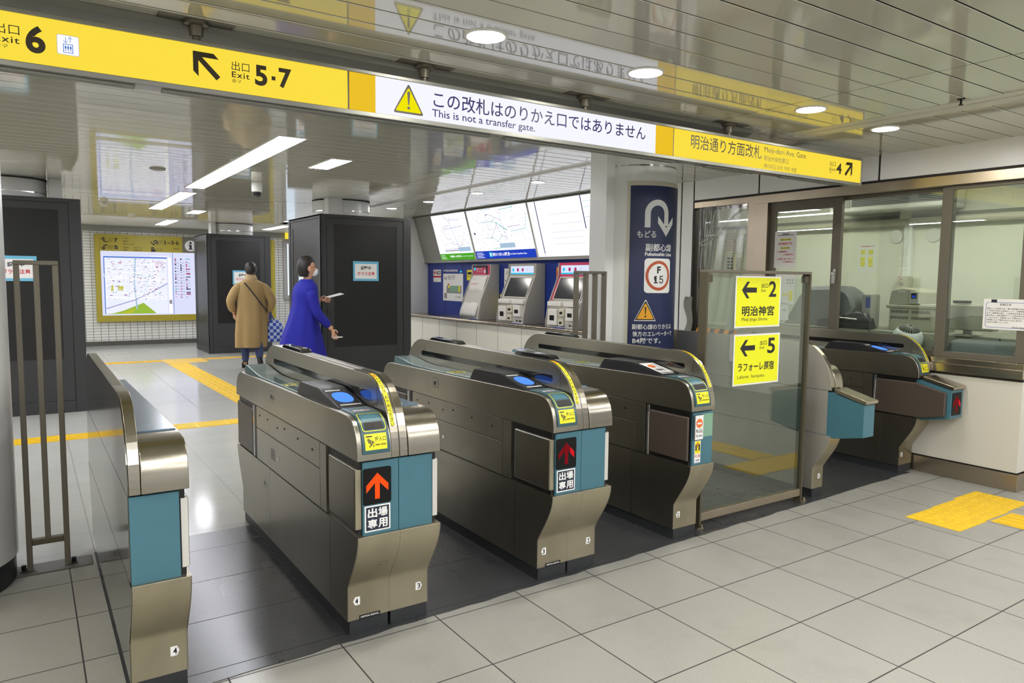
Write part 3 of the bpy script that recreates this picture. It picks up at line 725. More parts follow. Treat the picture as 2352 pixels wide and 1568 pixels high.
        m = MB(); m.rect(f1, a+.014, b-.02, .262, .282, 0); text(m, 'ICカード専用', f2, a+.03, b-.024, .266, .279, 1, .03); obj('card_note', m, ['white_sticker', 'm_mag'], bz, sm=0, recalc=False)
        # reader hump
        pr = [(.262, .955), (.262, .968), (.505, 1.018), (.52, 1.021), (.775, 1.020), (.79, 1.014), (.838, .955)]
        m = MB(); m.prism(pr, 'x', .018, hx-.004, 0); hp = obj('reader_hump', m, 'hump', t, bevel=.003)
        sl = math.atan2(.05, .243); U, V = Vector((1, 0, 0)), Vector((0, math.cos(sl), math.sin(sl)))
        o = Vector((0, .262, .968)); pf = plane(o, U, V); pf = shift(pf, .0006); p2 = shift(pf, .0005); c = (.018+hx-.004)/2
        m = MB(); m.rect(pf, .026, hx-.010, .012, .236, 0); obj('reader_panel', m, 'screen_off', hp, sm=0, recalc=False)
        for (q0, q1, r0, r1, tx) in ((.034, .104, .205, .219, 'タッチしてください'), (.038, hx-.018, .018, .032, 'ICカードをタッチ')):
            m = MB(); m.rect(p2, q0, q1, r0, r1, 0); text(m, tx, shift(p2, .0004), q0+.006, q1-.006, r0+.003, r1-.003, 1, .02)
            obj('reader_label', m, ['white_sticker', 'grey_ink'], hp, sm=0, recalc=False)
        if pad:
            m = MB(); q = shift(p2, .0006); m.face([q(c+.043*math.copysign(abs(math.cos(a_))**.8, math.cos(a_)), .118+.066*math.copysign(abs(math.sin(a_))**.8, math.sin(a_))) for a_ in [2*PI*i/36 for i in range(36)]], 0)
            q2 = shift(q, .0006); text(m, 'IC', q2, c-.009, c+.009, .112, .125, 1, .02)
            obj('reader_pad', m, ['pad_blue', 'pad_core'], hp, sm=0, recalc=False)['label'] = 'glowing blue card reading pad'
        else:
            m = MB(); q = shift(p2, .004); m.rect(q, .03, hx-.012, .03, .215, 0); m.face([shift(q, .0006)(x, y) for x, y in circ(c-.012, .15, .024, 24, .028)], 1)
            text(m, '使用中止', shift(q, .0006), c-.035, c+.03, .06, .10, 2, .02)
            obj('cover_card', m, ['white_sticker', 'orange', 'ink'], hp, sm=0, recalc=False)['label'] = 'white card with orange dot laid over the reader'
        # deck behind the reader and raised glass end
        m = MB(); m.prism([(.83, .955), (.83, .962), (1.50, .956), (1.60, .962), (1.82, .990), (1.86, .990), (1.875, .975), (1.875, .935)], 'x', .018, hx-.006, 0); dk = obj('deck', m, 'deck_teal', t, bevel=.003)
        q = plane((0, .83, .9628), (1, 0, 0), (0, 1, -.009))
        m = MB(); m.rect(q, .03, .125, .22, .262, 0); m.rect(q, .025, .13, .285, .305, 0); q2 = shift(q, .0005)
        m.rect(q2, .045, .062, .226, .256, 1); m.rect(q2, .088, .105, .226, .256, 1); m.rect(q2, .070, .08, .23, .252, 2); text(m, 'とりわすれにご注意', q2, .032, .124, .289, .301, 1, .02)
        m.ring(q2, rrect(.03, .12, .335, .365, .012), rrect(.033, .117, .338, .362, .01), 1)
        obj('deck_stickers', m, ['yellow_sticker', 'ink', 'red_ink'], dk, sm=0, recalc=False)
    hood_half(t, hx+.0005, W-.0005, -1, sticker=hood_sticker)
def right_module(t, x0, W=.19, number=None, deck='deck_blue', flap=True, nose=False, side=True, rail_box=False):
    x1 = x0+W; hx = x0+.0385
    plinth(t, x0, x1); lower_cabinet(t, x0, x1, 'R')
    m = MB(); m.box(x0, x1-.012, .03, GL-.03, .468, .79); obj('core', m, 'black', t, sm=0)
    if not nose:
        m = MB(); m.box(x0+.001, x1-.032, .018, .06, .468, .778); obj('front_panel', m, 'teal', t, bevel=.002)
        m = MB(); m.box(x1-.028, x1, .03, .345, .492, .752); fo = obj('flap_door', m, 'steel_side', t, bevel=.006)
        s = MB(); s.box(x1-.026, x1-.003, .0265, .031, .497, .747); obj('flap_edge', s, 'machine', fo, sm=0)
    m = MB(); m.box(x1-.014, x1-.001, .375, 1.60, .475, .783); obj('middle_panel', m, 'steel_side', t, bevel=.001)
    m = MB(); m.box(x1-.03, x1, 1.64, GL-.022, .475, .752); obj('flap_door', m, 'brown', t, bevel=.009)
    if number: number_plate(t, x1-.045, .150, .1222, number, False)
    m = MB(); m.prism(HOUP, 'x', hx, x1, 0); obj('housing', m, 'steel_x', t, bevel=.004, sm=30)
    m = MB(); m.prism([(.20, .9600), (.205, .9665), (1.88, .946), (1.885, .938)], 'x', hx+.003, x1-.008, 0); obj('deck', m, deck, t, bevel=.002)
    if rail_box:
        m = MB(); m.prism([(.225, .96), (.24, 1.0), (.31, 1.0), (.36, .96)], 'x', hx+.006, hx+.055, 0); obj('sensor_box', m, 'teal', t, bevel=.005)
    hood_half(t, x0+.0005, hx-.0005, 1, slot=False)
def nose_box(t, x0, x1, led=None):
    """longer teal end box of the wide lane, with a steel lid"""
    pr = [(.30, .765), (-.0, .775), (-.235, .72), (-.235, .50), (-.03, .458), (.30, .462)]
    m = MB(); m.prism(pr, 'x', x0, x1, 0); nb = obj('nose_box', m, 'teal', t, bevel=.003)
    m = MB(); m.prism([(-.02, .778), (-.24, .722), (-.255, .728), (-.255, .748), (-.02, .806)], 'x', x0-.006, x1+.006, 0); obj('nose_lid', m, 'steel_sill', t, bevel=.004)
    return nb

# gate positions: world x of the left side, world y of the overhanging front
def gate(x, y, label):
    return thing('ticket_gate', label, 'ticket gate', (x, y, 0), 0, 'row of stainless ticket gates')
# leftmost: exit half only
g = gate(-3.040, -.085, 'narrow ticket gate cabinet closest to the camera beside the left column, numbered 4 only')
right_module(g, 0, .19, '4')
m = MB(); m.box(-.003, .0, .03, GL-.03, .474, .783); obj('back_panel', m, 'steel_dark', g, sm=0)
m = MB(); m.prism([(y, z) for y, z in LOWP], 'x', -.003, 0, 0); obj('back_panel', m, 'steel_dark', g, sm=0)
m = MB(); m.prism([(y, z) for y, z in HOOP if True], 'x', -.003, 0, 0); obj('back_panel', m, 'steel_dark', g, sm=0)
# double cabinets
g = gate(-2.216, -.052, 'double ticket gate with glowing orange arrow, numbered 4 and 3')
left_module(g, .19, 'steel', 'orange', number='4', seams=(.33, 1.30)); lock(g, 1.38, .37, -.0005)
right_module(g, .19, .19, '3'); light_bar(g, .155, .225, 1.20, 1.585)
g = gate(-1.200, -.020, 'double ticket gate with dim red arrow, numbered 3 and 2')
left_module(g, .19, 'steel', 'red', number='3', seams=(.33, 1.45)); right_module(g, .19, .19, '2', rail_box=True); light_bar(g, .155, .225, .24, .60); light_bar(g, .155, .225, 1.22, 1.63)
g = gate(-.180, .026, 'single ticket gate carrying a no entry card, numbered 2, beside the glass screen')
left_module(g, .198, 'brown', None, number='2', seams=(.48,), maker=False, pad=False, entry_cards=True, vents=False); light_bar(g, .155, .2, 1.25, 1.66)
# wide lane, left side: exit half seen from behind through the glass
g = gate(1.288, .095, 'narrow wide-lane gate cabinet with teal nose box standing behind the glass screen')
right_module(g, 0, .125, '1', nose=True); nose_box(g, -.002, .125)
m = MB(); m.box(-.003, .0, .03, GL-.03, .474, .783); obj('back_panel', m, 'steel_back', g, sm=0)
m = MB(); m.prism([(y, z) for y, z in LOWP], 'x', -.003, 0, 0); obj('back_panel', m, 'steel_back', g, sm=0)
m = MB(); m.prism(HOOP, 'x', -.003, 0, 0); obj('back_panel', m, 'steel_back', g, sm=0)
# wide lane, right side against the office wall
g = gate(2.490, .125, 'wide-lane ticket gate with brown flap and red arrow against the office wall')
left_module(g, .198, 'brown', None, number='1', seams=(.28,), maker=False, nose=True, vents=False)
nb = nose_box(g, .03, .21)
m = MB(); m.prism([(.345, .752), (.02, .752), (-.205, .700), (-.205, .515), (-.02, .475), (.345, .480)], 'x', -.002, .03, 0); fo = obj('flap_door', m, 'brown', g, bevel=.010, seg=3)
s = MB(); s.cyl((.008, .352, .50), (.008, .352, .74), .010, 14); s.cyl((.008, .352, .475), (.008, .352, .50), .0085, 12); s.cyl((.008, .352, .74), (.008, .352, .78), .0085, 12); obj('flap_hinge', s, 'chrome', fo, sm=30)
led_arrow(g, front(-.235), .110, .612, .135, .175, 'red')
m = MB(); q = plane((0, -.24, .7492), (1, 0, 0), (0, .967, .255)); m.rect(q, .06, .16, .06, .15, 0); q2 = shift(q, .0005); m.rect(q2, .075, .095, .075, .135, 1); m.rect(q2, .125, .145, .075, .135, 1); obj('lid_sticker', m, ['yellow_sticker', 'ink'], g, sm=0, recalc=False)
# ================================================================ OVERHEAD SIGN
sg = thing('overhead_sign', 'long lit yellow and white hanging sign above the ticket gates', 'sign', (0, .6, 2.32))
x0, x1, zb, zt, yf = -4.6, 2.272, 2.322, 2.497, .562
m = MB()
m.box(x0, x1, .565, .635, zb-.004, zt+.004, 0)
m.box(x0, x1, .555, .645, zt, zt+.018, 0); m.box(x0, x1, .555, .645, zb-.022, zb, 0); m.box(x1, x1+.012, .555, .645, zb-.022, zt+.018, 0)
def rel(o): o.location = (0, -.6, -2.32); return o
rel(obj('sign_case', m, 'sign_frame', sg, bevel=.003))
def face(name, a, b, k):
    m = MB(); m.box(a, b, yf, .566, zb, zt); return rel(obj(name, m, k, sg, sm=0))
face('yellow_panel', x0, -2.005, 'e_yellow'); face('yellow_panel', -1.997, -1.865, 'e_yellow2'); face('white_panel', -1.865, .005, 'e_white'); face('yellow_panel', .005, .160, 'e_yellow2'); face('yellow_panel', .168, x1, 'e_yellow')
m = MB(); m.box(-2.005, -1.997, yf+.001, .566, zb, zt); m.box(.160, .168, yf+.001, .566, zb, zt); rel(obj('panel_joint', m, 'brown', sg, sm=0))
m = MB()
for a, b in ((-4.5, -2.9), (-2.8, -1.2), (-1.1, .2), (.5, 1.0), (1.3, 2.0)): m.box(a, b, .58, .62, zb-.034, zb-.02)
rel(obj('cable_duct', m, 'flange', sg, bevel=.004))
for px in (-4.0, -2.66, -1.585, -.537, .726):
    m = MB(); m.cyl((px, .60, zt+.01), (px, .60, 2.585), .017, 16); m.lathe([(.026, 0), (.030, .03), (.030, .045)], (px, .60, 2.538), 20); m.lathe([(.030, 0), (.052, .004), (.052, .017), (.03, .018)], (px, .60, 2.58), 24)
    m.box(px-.15, px+.15, .545, .655, 2.5965, 2.601)
    for s in (-.1, .1): m.cyl((px+s, .6, 2.594), (px+s, .6, 2.598), .006, 10)
    rel(obj('hanger', m, 'pole_metal', sg, bevel=.0015, sm=35))
F = front(yf-.0008)
def W_(name, items, mats, f=F, parent=sg, cut=0):
    for it in items:
        m = MB(); k = it[0]
        if k == 't': text(m, it[1], f, *it[2], it[3], it[4] if len(it) > 4 else .0, cut, sp=it[5] if len(it) > 5 else 1.0)
        elif k == 'p': m.face([f(*p) for p in it[1]], it[2])
        elif k == 'r': m.ring(f, it[1], it[2], it[3])
        o = obj(name if k == 't' else 'arrow' if len(it[1]) > 4 else 'dot', m, mats, parent, sm=0, recalc=False)
        if parent is sg: rel(o)
W_('lettering', [('t', '出口', (-3.362, -3.284, 2.416, 2.454), 0), ('t', 'Exit', (-3.362, -3.285, 2.385, 2.409), 0, .012, 1.15), ('t', '출구', (-3.362, -3.321, 2.364, 2.379), 0), ('t', '6', (-3.266, -3.203, 2.361, 2.462), 0, .035),
   ('t', '出口', (-2.527, -2.453, 2.416, 2.455), 0), ('t', 'Exit', (-2.527, -2.453, 2.386, 2.411), 0, .012, 1.15), ('t', '출구', (-2.527, -2.488, 2.365, 2.380), 0),
   ('t', '5', (-2.430, -2.377, 2.368, 2.456), 0, .035), ('t', '7', (-2.326, -2.270, 2.372, 2.459), 0, .035), ('p', [(-2.358, 2.400), (-2.341, 2.400), (-2.341, 2.417), (-2.358, 2.417)], 0),
   ('p', [(-2.682, 2.470), (-2.600, 2.470), (-2.579, 2.449), (-2.646, 2.449), (-2.574, 2.378), (-2.590, 2.362), (-2.661, 2.434), (-2.661, 2.368), (-2.682, 2.389)], 0)], ['e_brown'])
d = .006
m = MB(); m.ring(F, rrect(-3.166, -3.093, 2.372, 2.446, .007), rrect(-3.1645, -3.0945, 2.3735, 2.4445, .006), 2); F1 = front(yf-.0004); m.face([F1(*p) for p in rrect(-3.1645, -3.0945, 2.3735, 2.4445, .006)], 0)
m.ring(F, [(-3.146, 2.380), (-3.113, 2.380), (-3.113, 2.414), (-3.146, 2.414)], [(-3.1435, 2.3825), (-3.1155, 2.3825), (-3.1155, 2.4115), (-3.1435, 2.4115)], 1)
for i in range(3):
    cx = -3.138+.0085*i; m.face([F(*p) for p in circ(cx, 2.4075, .0018, 10)], 1); m.rect(F, cx-.0028, cx+.0028, 2.396, 2.405, 1); m.rect(F, cx-.0018, cx-.0004, 2.386, 2.397, 1); m.rect(F, cx+.0004, cx+.0018, 2.386, 2.397, 1)
for cx, s in ((-3.137, -1), (-3.122, 1)):
    m.rect(F, cx-.001, cx+.001, 2.420, 2.438, 1); e = 2.438 if s > 0 else 2.420
    for q in (-1, 1): m.face([F(cx, e+s*.0015), F(cx+q*.007, e-s*.007), F(cx+q*.0075, e-s*.0045), F(cx, e+s*.004)], 1)
rel(obj('elevator_pictogram', m, ['m_white', 'm_blue', 'm_lav'], sg, sm=0, recalc=False))
tri = lambda cx, b, t, w: [(cx-w, b), (cx+w, b), (cx, t)]
def warn(m, f, cx, b, t, w, mo, mi, ol=.12, cut=None):
    """warning triangle with rounded corners and exclamation mark"""
    h = t-b; k = ol
    def rt(b, t, w, r):
        P3 = [Vector((cx-w, b)), Vector((cx+w, b)), Vector((cx, t))]; out = []
        for i in range(3):
            p, a, c = P3[i], P3[i-1], P3[(i+1) % 3]; u, v = (a-p).normalized(), (c-p).normalized()
            for s in range(5):
                q = s/4; out.append(tuple(p+u*r*(1-q)**2+v*r*q**2))
        return out
    O, I = rt(b, t, w, h*.10), rt(b+h*k*.55, t-h*k*1.1, w*(1-k*1.25), h*.07)
    m.face([f(*p) for p in O], mo); f2 = shift(f, .0006); m.face([f2(*p) for p in I], mi); f3 = shift(f, .0012)
    z0 = b+h*.30; z1 = b+h*.74; e = w*.075
    m.face([f3(*p) for p in ((cx-e*.55, z0), (cx+e*.55, z0), (cx+e*1.25, z1-h*.05), (cx+e*.7, z1), (cx-e*.7, z1), (cx-e*1.25, z1-h*.05))], mo); m.face([f3(*p) for p in circ(cx, b+h*.20, h*.052, 16)], mo)
m = MB(); warn(m, F, -1.690, 2.340, 2.488, .084, 0, 1); rel(obj('warning_triangle', m, ['e_brown', 'e_tri'], sg, sm=0, recalc=False))
W_('lettering', [('t', 'この改札はのりかえ口ではありません', (-1.552, -.082, 2.392, 2.474), 0, .008), ('t', 'This is not a transfer gate.', (-1.560, -.92, 2.334, 2.384), 0, .008)], ['e_navy'])
W_('lettering', [('t', '明治通り方面改札', (.322, 1.037, 2.388, 2.480), 0, .006), ('t', 'Meiji-dori Ave. Gate', (1.067, 1.549, 2.432, 2.480), 0, .0), ('t', '明治大街检票口', (1.067, 1.340, 2.384, 2.419), 0), ('t', '메이지도오리 거리 개찰', (1.068, 1.443, 2.332, 2.364), 0),
   ('t', '出口', (1.851, 1.930, 2.421, 2.455), 0), ('t', 'Exit', (1.853, 1.930, 2.386, 2.408), 0, .012, 1.15), ('t', '출구', (1.853, 1.89, 2.368, 2.380), 0), ('t', '4', (1.941, 2.010, 2.370, 2.450), 0, .03),
   ('p', [(2.154, 2.470), (2.078, 2.470), (2.058, 2.447), (2.122, 2.447), (2.052, 2.378), (2.070, 2.360), (2.134, 2.430), (2.134, 2.362), (2.154, 2.385)], 0)], ['e_brown'])

# ================================================================ CEILING LAMPS
def downlight(x, y, label, r=.082, k='lamp_near', group='round ceiling downlights'):
    t = thing('downlight', label, 'ceiling light', (x, y, ZC), 0, group)
    m = MB(); m.lathe([(r, -.0005), (r+.003, -.006), (r+.014, -.004), (r+.016, .0)], (0, 0, 0), 40); 
    m.v, m.f, m.m = m.v, [f for f in m.f if len(f) == 4], [0]*sum(len(f) == 4 for f in m.f)
    obj('trim_ring', m, 'white_paint', t, sm=40, recalc=False)
    m = MB(); m.lathe([(r, -.0045), (r, -.0025)], (0, 0, 0), 40); obj('lens', m, k, t, sm=30)
downlight(-1.567, .035, 'round white downlight in the slatted ceiling, above the word transfer of the sign')
downlight(-.599, .035, 'round white downlight in the ceiling above the white sign panel right end')
downlight(.793, .02, 'round white downlight in the ceiling above the yellow gate name panel')
downlight(1.712, .06, 'round white downlight beyond the flat ceiling band, near the office wall')
for i, (x, y) in enumerate([(-4.3, .035), (-4.4, 1.2), (-3.7, -.8), (-3.6, -1.9), (-2.2, -1.9), (-.8, -1.9), (.6, -1.9), (1.9, -1.9), (-2.6, -3.9), (-.6, -3.9), (1.4, -3.9), (3.6, -1.6), (-5.2, -1.2), (3.6, -3.6), (-1.6, -5.6), (.8, -5.6)]):
    downlight(x, y, 'round white downlight added to the near ceiling, out of view, for more light')  # extra lamps, added out of view to brighten column, walls and floor
downlight(1.43, 6.41, 'small downlight in front of the ticket machines, nearer one', .07, 'lamp_near'); downlight(1.42, 7.63, 'small downlight in front of the ticket machines, farther one', .07, 'lamp_near')
downlight(1.43, 5.1, 'small downlight in front of the fare map, hidden by the sign', .07, 'lamp_near'); downlight(1.43, 3.8, 'small downlight near the blue column, hidden by the sign', .07, 'lamp_near')
def troffer(x0, x1, y0, y1, label, brk=()):
    t = thing('fluorescent_light', label, 'ceiling light', ((x0+x1)/2, (y0+y1)/2, ZC), 0, 'recessed fluorescent lights'); a, b = (x1-x0)/2, (y1-y0)/2
    m = MB()
    for p in ((-a-.012, -a, -b-.012, b+.012), (a, a+.012, -b-.012, b+.012), (-a, a, -b-.012, -b), (-a, a, b, b+.012)): m.box(*p, -.005, .006)
    obj('trim_frame', m, 'white_paint', t, sm=0)
    m = MB(); m.box(-a, a, -b, b, -.004, -.002); obj('diffuser', m, 'lamp_hall', t, sm=0)
    for y in brk:
        m = MB(); m.box(-a, a, y-.012-(y0+y1)/2, y+.012-(y0+y1)/2, -.008, -.003); obj('divider', m, 'white_paint', t, sm=0)
troffer(-1.655, -1.45, 2.88, 6.80, 'long lit fluorescent ceiling light in the middle of the hall', (4.1,))
troffer(-1.62, -1.43, 7.38, 10.2, 'second lit fluorescent ceiling light farther down the hall')
troffer(-.955, -.77, 3.67, 4.32, 'short square ceiling light beside the long fluorescent light')
troffer(-.98, -.79, 10.05, 10.7, 'small square ceiling light far down the hall')
for q in ((-4.9, -3.9, -2.75, -2.5), (-3.2, -1.6, -2.75, -2.5), (-.8, .8, -2.75, -2.5), (1.6, 3.2, -2.75, -2.5), (-4.6, -3.0, -4.75, -4.5), (-2.2, -.6, -4.75, -4.5), (.2, 1.8, -4.75, -4.5), (2.6, 4.2, -4.75, -4.5)): troffer(*q, 'fluorescent ceiling light added behind the camera as frontal fill')  # unseen strips added to throw more light on upright surfaces
for q in ((-4.6, -4.4, 3, 7), (-4.6, -4.4, 8, 12), (.9, 1.1, 9.6, 11.5), (-3.3, -3.1, 9.5, 13), (-1.0, -.8, 12.6, 14.2), (1.2, 1.4, 12.6, 14.2)): troffer(*q, 'fluorescent ceiling light added out of view to brighten the hall')  # more unseen hall lights, added to lift walls and gate sides
def dome(x, y, r, label, name='smoke_detector', k='beige_box', h=.04):
    m = MB(); m.lathe([(r, 0), (r*.95, -h*.5), (r*.6, -h*.9), (r*.2, -h)], (0, 0, 0), 28); o = obj(name, m, k, None, (x, y, ZC-.0005), sm=40); return tag(o, label, 'smoke detector')
dome(-2.16, 5.33, .075, 'flat round smoke detector in the slatted ceiling left of the long light', k='grey_panel', h=.022)
dome(-2.31, 9.46, .06, 'small round sensor on the ceiling above the wall map', h=.075)
dome(-1.67, 12.05, .07, 'small round sensor where ceiling and far fascia meet', h=.05)
t = thing('security_camera', 'white dome security camera hanging from the hall ceiling', 'camera', (-1.08, 5.77, ZC))
m = MB(); m.lathe([(.058, 0), (.058, -.10), (.052, -.112)], (0, 0, 0), 28); obj('housing', m, 'white_paint', t, bevel=.004, sm=40)
m = MB(); m.lathe([(.047, -.105), (.045, -.135), (.034, -.158), (.014, -.17)], (0, 0, 0), 28); obj('dome', m, 'black_gloss', t, sm=60)
t = thing('sprinkler', 'small dark sprinkler head in the near ceiling by the flat band', 'sprinkler', (1.26, -.64, ZC))
m = MB(); m.lathe([(.022, 0), (.022, -.004), (.006, -.006), (.006, -.03), (.012, -.032), (.012, -.036)], (0, 0, 0), 14); obj('head', m, 'black', t, sm=30)

# ================================================================ GLASS SCREEN WITH EXIT SIGNS
gs = thing('glass_screen', 'framed glass screen standing between the single gate and the wide lane', 'glass barrier', (.63, .19, 0))
def rl(o): o.location = (-.63, -.19, 0); return o
ZF = 1.60
for a in (.108, 1.135):
    m = MB(); m.box(a, a+.016, .20, .262, .0, ZF-.018); rl(obj('post', m, 'rail_dark', gs, bevel=.002))
m = MB(); m.box(.108, 1.151, .20, .262, ZF-.018, ZF); rl(obj('top_bar', m, 'rail', gs, bevel=.002))
m = MB(); m.box(.124, 1.135, .205, .250, .045, .095); rl(obj('bottom_bar', m, 'steel_frame', gs, bevel=.002))
m = MB(); m.box(.124, 1.131, .218, .228, .095, ZF-.045); rl(obj('pane', m, 'glass_fence', gs, sm=0))
for a, b in ((.124, .168), (1.09, 1.135)):
    m = MB(); m.box(a, b, .208, .24, ZF-.075, ZF-.030); rl(obj('clamp', m, 'rail_dark', gs, bevel=.004))
for a in (.105, 1.15):
    m = MB(); m.box(a-.03, a+.03, .185, .27, .003, .009); m.cyl((a+.018, .196, .009), (a+.018, .196, .028), .009, 10); rl(obj('foot_plate', m, 'steel_dull', gs, bevel=.001))
def exit_sign(z0, z1, x0, x1, num, jp, en, label, jpbox, enbox, plates):
    t = thing('exit_sign', label, 'sign', (x0, .2135, z0), 0, 'exit signs taped to the glass screen'); w, h = x1-x0, z1-z0
    m = MB(); m.box(0, w, 0, .0025, 0, h); obj('board', m, 'white_sticker', t, sm=0)
    m = MB(); m.rect(front(-.0006), .010, w-.010, .010, h-.010); obj('yellow_sheet', m, M_['exit_yellow'], t, sm=0, recalc=False)
    f = front(-.0012); m = MB()
    ax, az, s = .13*w, h-.088, .146
    m.face([f(ax+p[0]*s, az+p[1]*s) for p in ((0, 0), (.33, .36), (.52, .36), (.30, .11), (1, .11), (1, -.11), (.30, -.11), (.52, -.36), (.33, -.36))], 0)
    obj('arrow', m, 'ink', t, sm=0, recalc=False)
    for tx, bx, bd in (('出口', (.555*w, .705*w, h-.074, h-.045), .01), ('Exit', (.555*w, .655*w, h-.10, h-.081), .0), (num, (.725*w, .895*w, h-.132, h-.030), .022), (jp, jpbox, .02), (en, enbox, .0)):
        m = MB(); text(m, tx, f, *bx, 0, bd); obj('lettering', m, 'ink', t, sm=0, recalc=False)
    if plates:
        m = MB(); m.box(-.035, w+.012, .0028, .004, h-.165, h+.008); obj('backing_sheet', m, 'acrylic', t, sm=0)
M_['exit_yellow'] = mat('exit_yellow', 'e9ea12', .4, emit=.0)
exit_sign(1.238, 1.565, .386, .836, '2', '明治神宮', 'Meiji Jingu Shrine', 'upper yellow exit sign, number 2, on the glass screen', (.066, .388, .072, .138), (.066, .322, .036, .064), False)
exit_sign(.868, 1.195, .388, .846, '5', 'ラフォーレ原宿', 'Laforet  harajuku', 'lower yellow exit sign, number 5, on the glass screen', (.045, .405, .088, .146), (.043, .31, .038, .066), True)

# ================================================================ RAILINGS
def railing(x, y, n, w, label):
    t = thing('railing', label, 'railing', (x, y, 0), 0, 'brown metal railings beside the columns'); H = 1.6; bw = .026
    for i in range(n):
        a = i*(w-bw)/(n-1); full = i in (0, n-1)
        m = MB(); m.box(a, a+bw, -.02, .02, 0 if full else .165, H-.022); obj('post', m, 'rail', t, bevel=.003)
    m = MB(); m.box(0, w, -.02, .02, H-.022, H); obj('top_bar', m, 'rail', t, bevel=.003)
    m = MB(); m.box(bw, w-bw, -.02, .02, .135, .165); obj('bottom_bar', m, 'rail_dark', t, bevel=.003)
    for a in (-.03, w):
        m = MB(); m.box(a, a+.03, -.025, .025, .0, .012); m.cyl((a+.015, 0, .012), (a+.015, 0, .035), .011, 10); obj('foot_bolt', m, 'black', t, bevel=.001)
railing(-3.352, 1.62, 3, .192, 'brown metal railing standing between the left column and the narrow gate')
railing(.245, 1.64, 4, .31, 'brown metal railing standing in front of the ticket machines beside the blue column')

# ================================================================ CURVED SIGN ON THE COLUMN
cs = thing('column_sign', 'tall curved navy sign wrapped round the white column behind the gates', 'sign', (1.0, 1.77, .6))
CX, CY, CR = 1.0, 1.77, .32
def cyl_map(r, z0=0): return lambda ang, z: Vector((CX+r*math.cos(math.radians(ang)), CY+r*math.sin(math.radians(ang)), z))
def shell(m, r0, r1, a0, a1, z0, z1, n, k=0):
    rings = []
    for i in range(n+1):
        a = a0+(a1-a0)*i/n; p = lambda r, z: cyl_map(r)(a, z); rings.append([p(r0, z0), p(r1, z0), p(r1, z1), p(r0, z1)])
    m.loft(rings, k)
def rc(o): o.location = (-1.0, -1.77, -.6); return o
m = MB(); shell(m, CR, CR+.012, -146.5, -34, .55, 2.318, 40); rc(obj('frame', m, 'beige_box', cs, sm=40))
m = MB(); shell(m, CR+.004, CR+.0145, -142, -38, .58, 2.284, 40); rc(obj('navy_panel', m, 'navy_sign', cs, sm=40))
D2M = math.radians(1)*(CR+.016)
def cs_map(u, z): return cyl_map(CR+.0160)(u/D2M, z)              # u in metres of arc, 0 at +x
A = lambda deg: deg*D2M
def cs_text(items, mats, name='lettering'):
    for s, a0, a1, z0, z1, k, b in items:
        m = MB(); text(m, s, cs_map, A(a0), A(a1), z0, z1, k, b, cut=.02); rc(obj(name, m, mats, cs, sm=0, recalc=False))
cs_text([('もどる', -132.1, -105.4, 1.873, 1.927, 0, .012), ('副都心線', -120.1, -76.5, 1.765, 1.826, 0, .015), ('Fukutoshin Line', -120.7, -76, 1.728, 1.757, 0, .03),
         ('副都心線のりかえは', -136, -70, 1.137, 1.180, 0, .012), ('後方のエレベーターで', -135, -68, 1.079, 1.122, 0, .012), ('B4階です。', -135, -93, 1.022, 1.068, 0, .012)], ['white_sticker'])
def curved_poly(m, poly, k, r=CR+.0162):
    f = lambda u, z: cyl_map(r)(u/D2M, z); bm = bmesh.new(); vv = [bm.verts.new((p[0], p[1], 0)) for p in poly]; bm.faces.new(vv); bmesh.ops.triangulate(bm, faces=bm.faces[:])
    lo, hi = min(p[0] for p in poly), max(p[0] for p in poly); q = math.ceil(lo/.012)*.012
    while q < hi: bmesh.ops.bisect_plane(bm, geom=bm.verts[:]+bm.edges[:]+bm.faces[:], plane_co=(q, 0, 0), plane_no=(1, 0, 0)); q += .012
    bm.verts.index_update(); m.add([f(v.co.x, v.co.y) for v in bm.verts], [tuple(v.index for v in g.verts) for g in bm.faces], k); bm.free()
m = MB()   # U-turn arrow
cxa, rO, rI, zc = A(-103.2), A(18.8)-A(0), A(10.8)-A(0), 2.065
for i in range(16):
    a, b = PI*i/16, PI*(i+1)/16
    curved_poly(m, [(cxa+rO*math.cos(a), zc+rO*math.sin(a)), (cxa+rO*math.cos(b), zc+rO*math.sin(b)), (cxa+rI*math.cos(b), zc+rI*math.sin(b)), (cxa+rI*math.cos(a), zc+rI*math.sin(a))], 0)
curved_poly(m, [(cxa-rO, zc), (cxa-rI, zc), (cxa-rI, 1.953), (cxa-rO, 1.953)], 0)
curved_poly(m, [(cxa+rI, zc), (cxa+rO, zc), (cxa+rO, 1.97), (cxa+rI, 1.97)], 0)
tip = cxa+(rI+rO)/2; hw = A(14.5)-A(0)
curved_poly(m, [(tip, 1.885), (tip+hw, 1.99), (tip+hw, 2.045), (tip, 1.955)], 0); curved_poly(m, [(tip, 1.885), (tip, 1.955), (tip-hw, 2.045), (tip-hw, 1.99)], 0)
rc(obj('turn_back_arrow', m, 'white_sticker', cs, sm=0, recalc=False))
m = MB(); a0, a1 = A(-121), A(-77.5); ca = (a0+a1)/2; hwid = (a1-a0)/2
curved_poly(m, rrect(a0, a1, 1.431, 1.708, .03), 0)
R1, R2 = .118, .094
for i in range(36):
    a, b = 2*PI*i/36, 2*PI*(i+1)/36
    curved_poly(m, [(ca+R1*math.cos(a), 1.57+R1*1.02*math.sin(a)), (ca+R1*math.cos(b), 1.57+R1*1.02*math.sin(b)), (ca+R2*math.cos(b), 1.57+R2*1.02*math.sin(b)), (ca+R2*math.cos(a), 1.57+R2*1.02*math.sin(a))], 1, CR+.0168)
cm = lambda u, z: cyl_map(CR+.0168)(u/D2M, z)
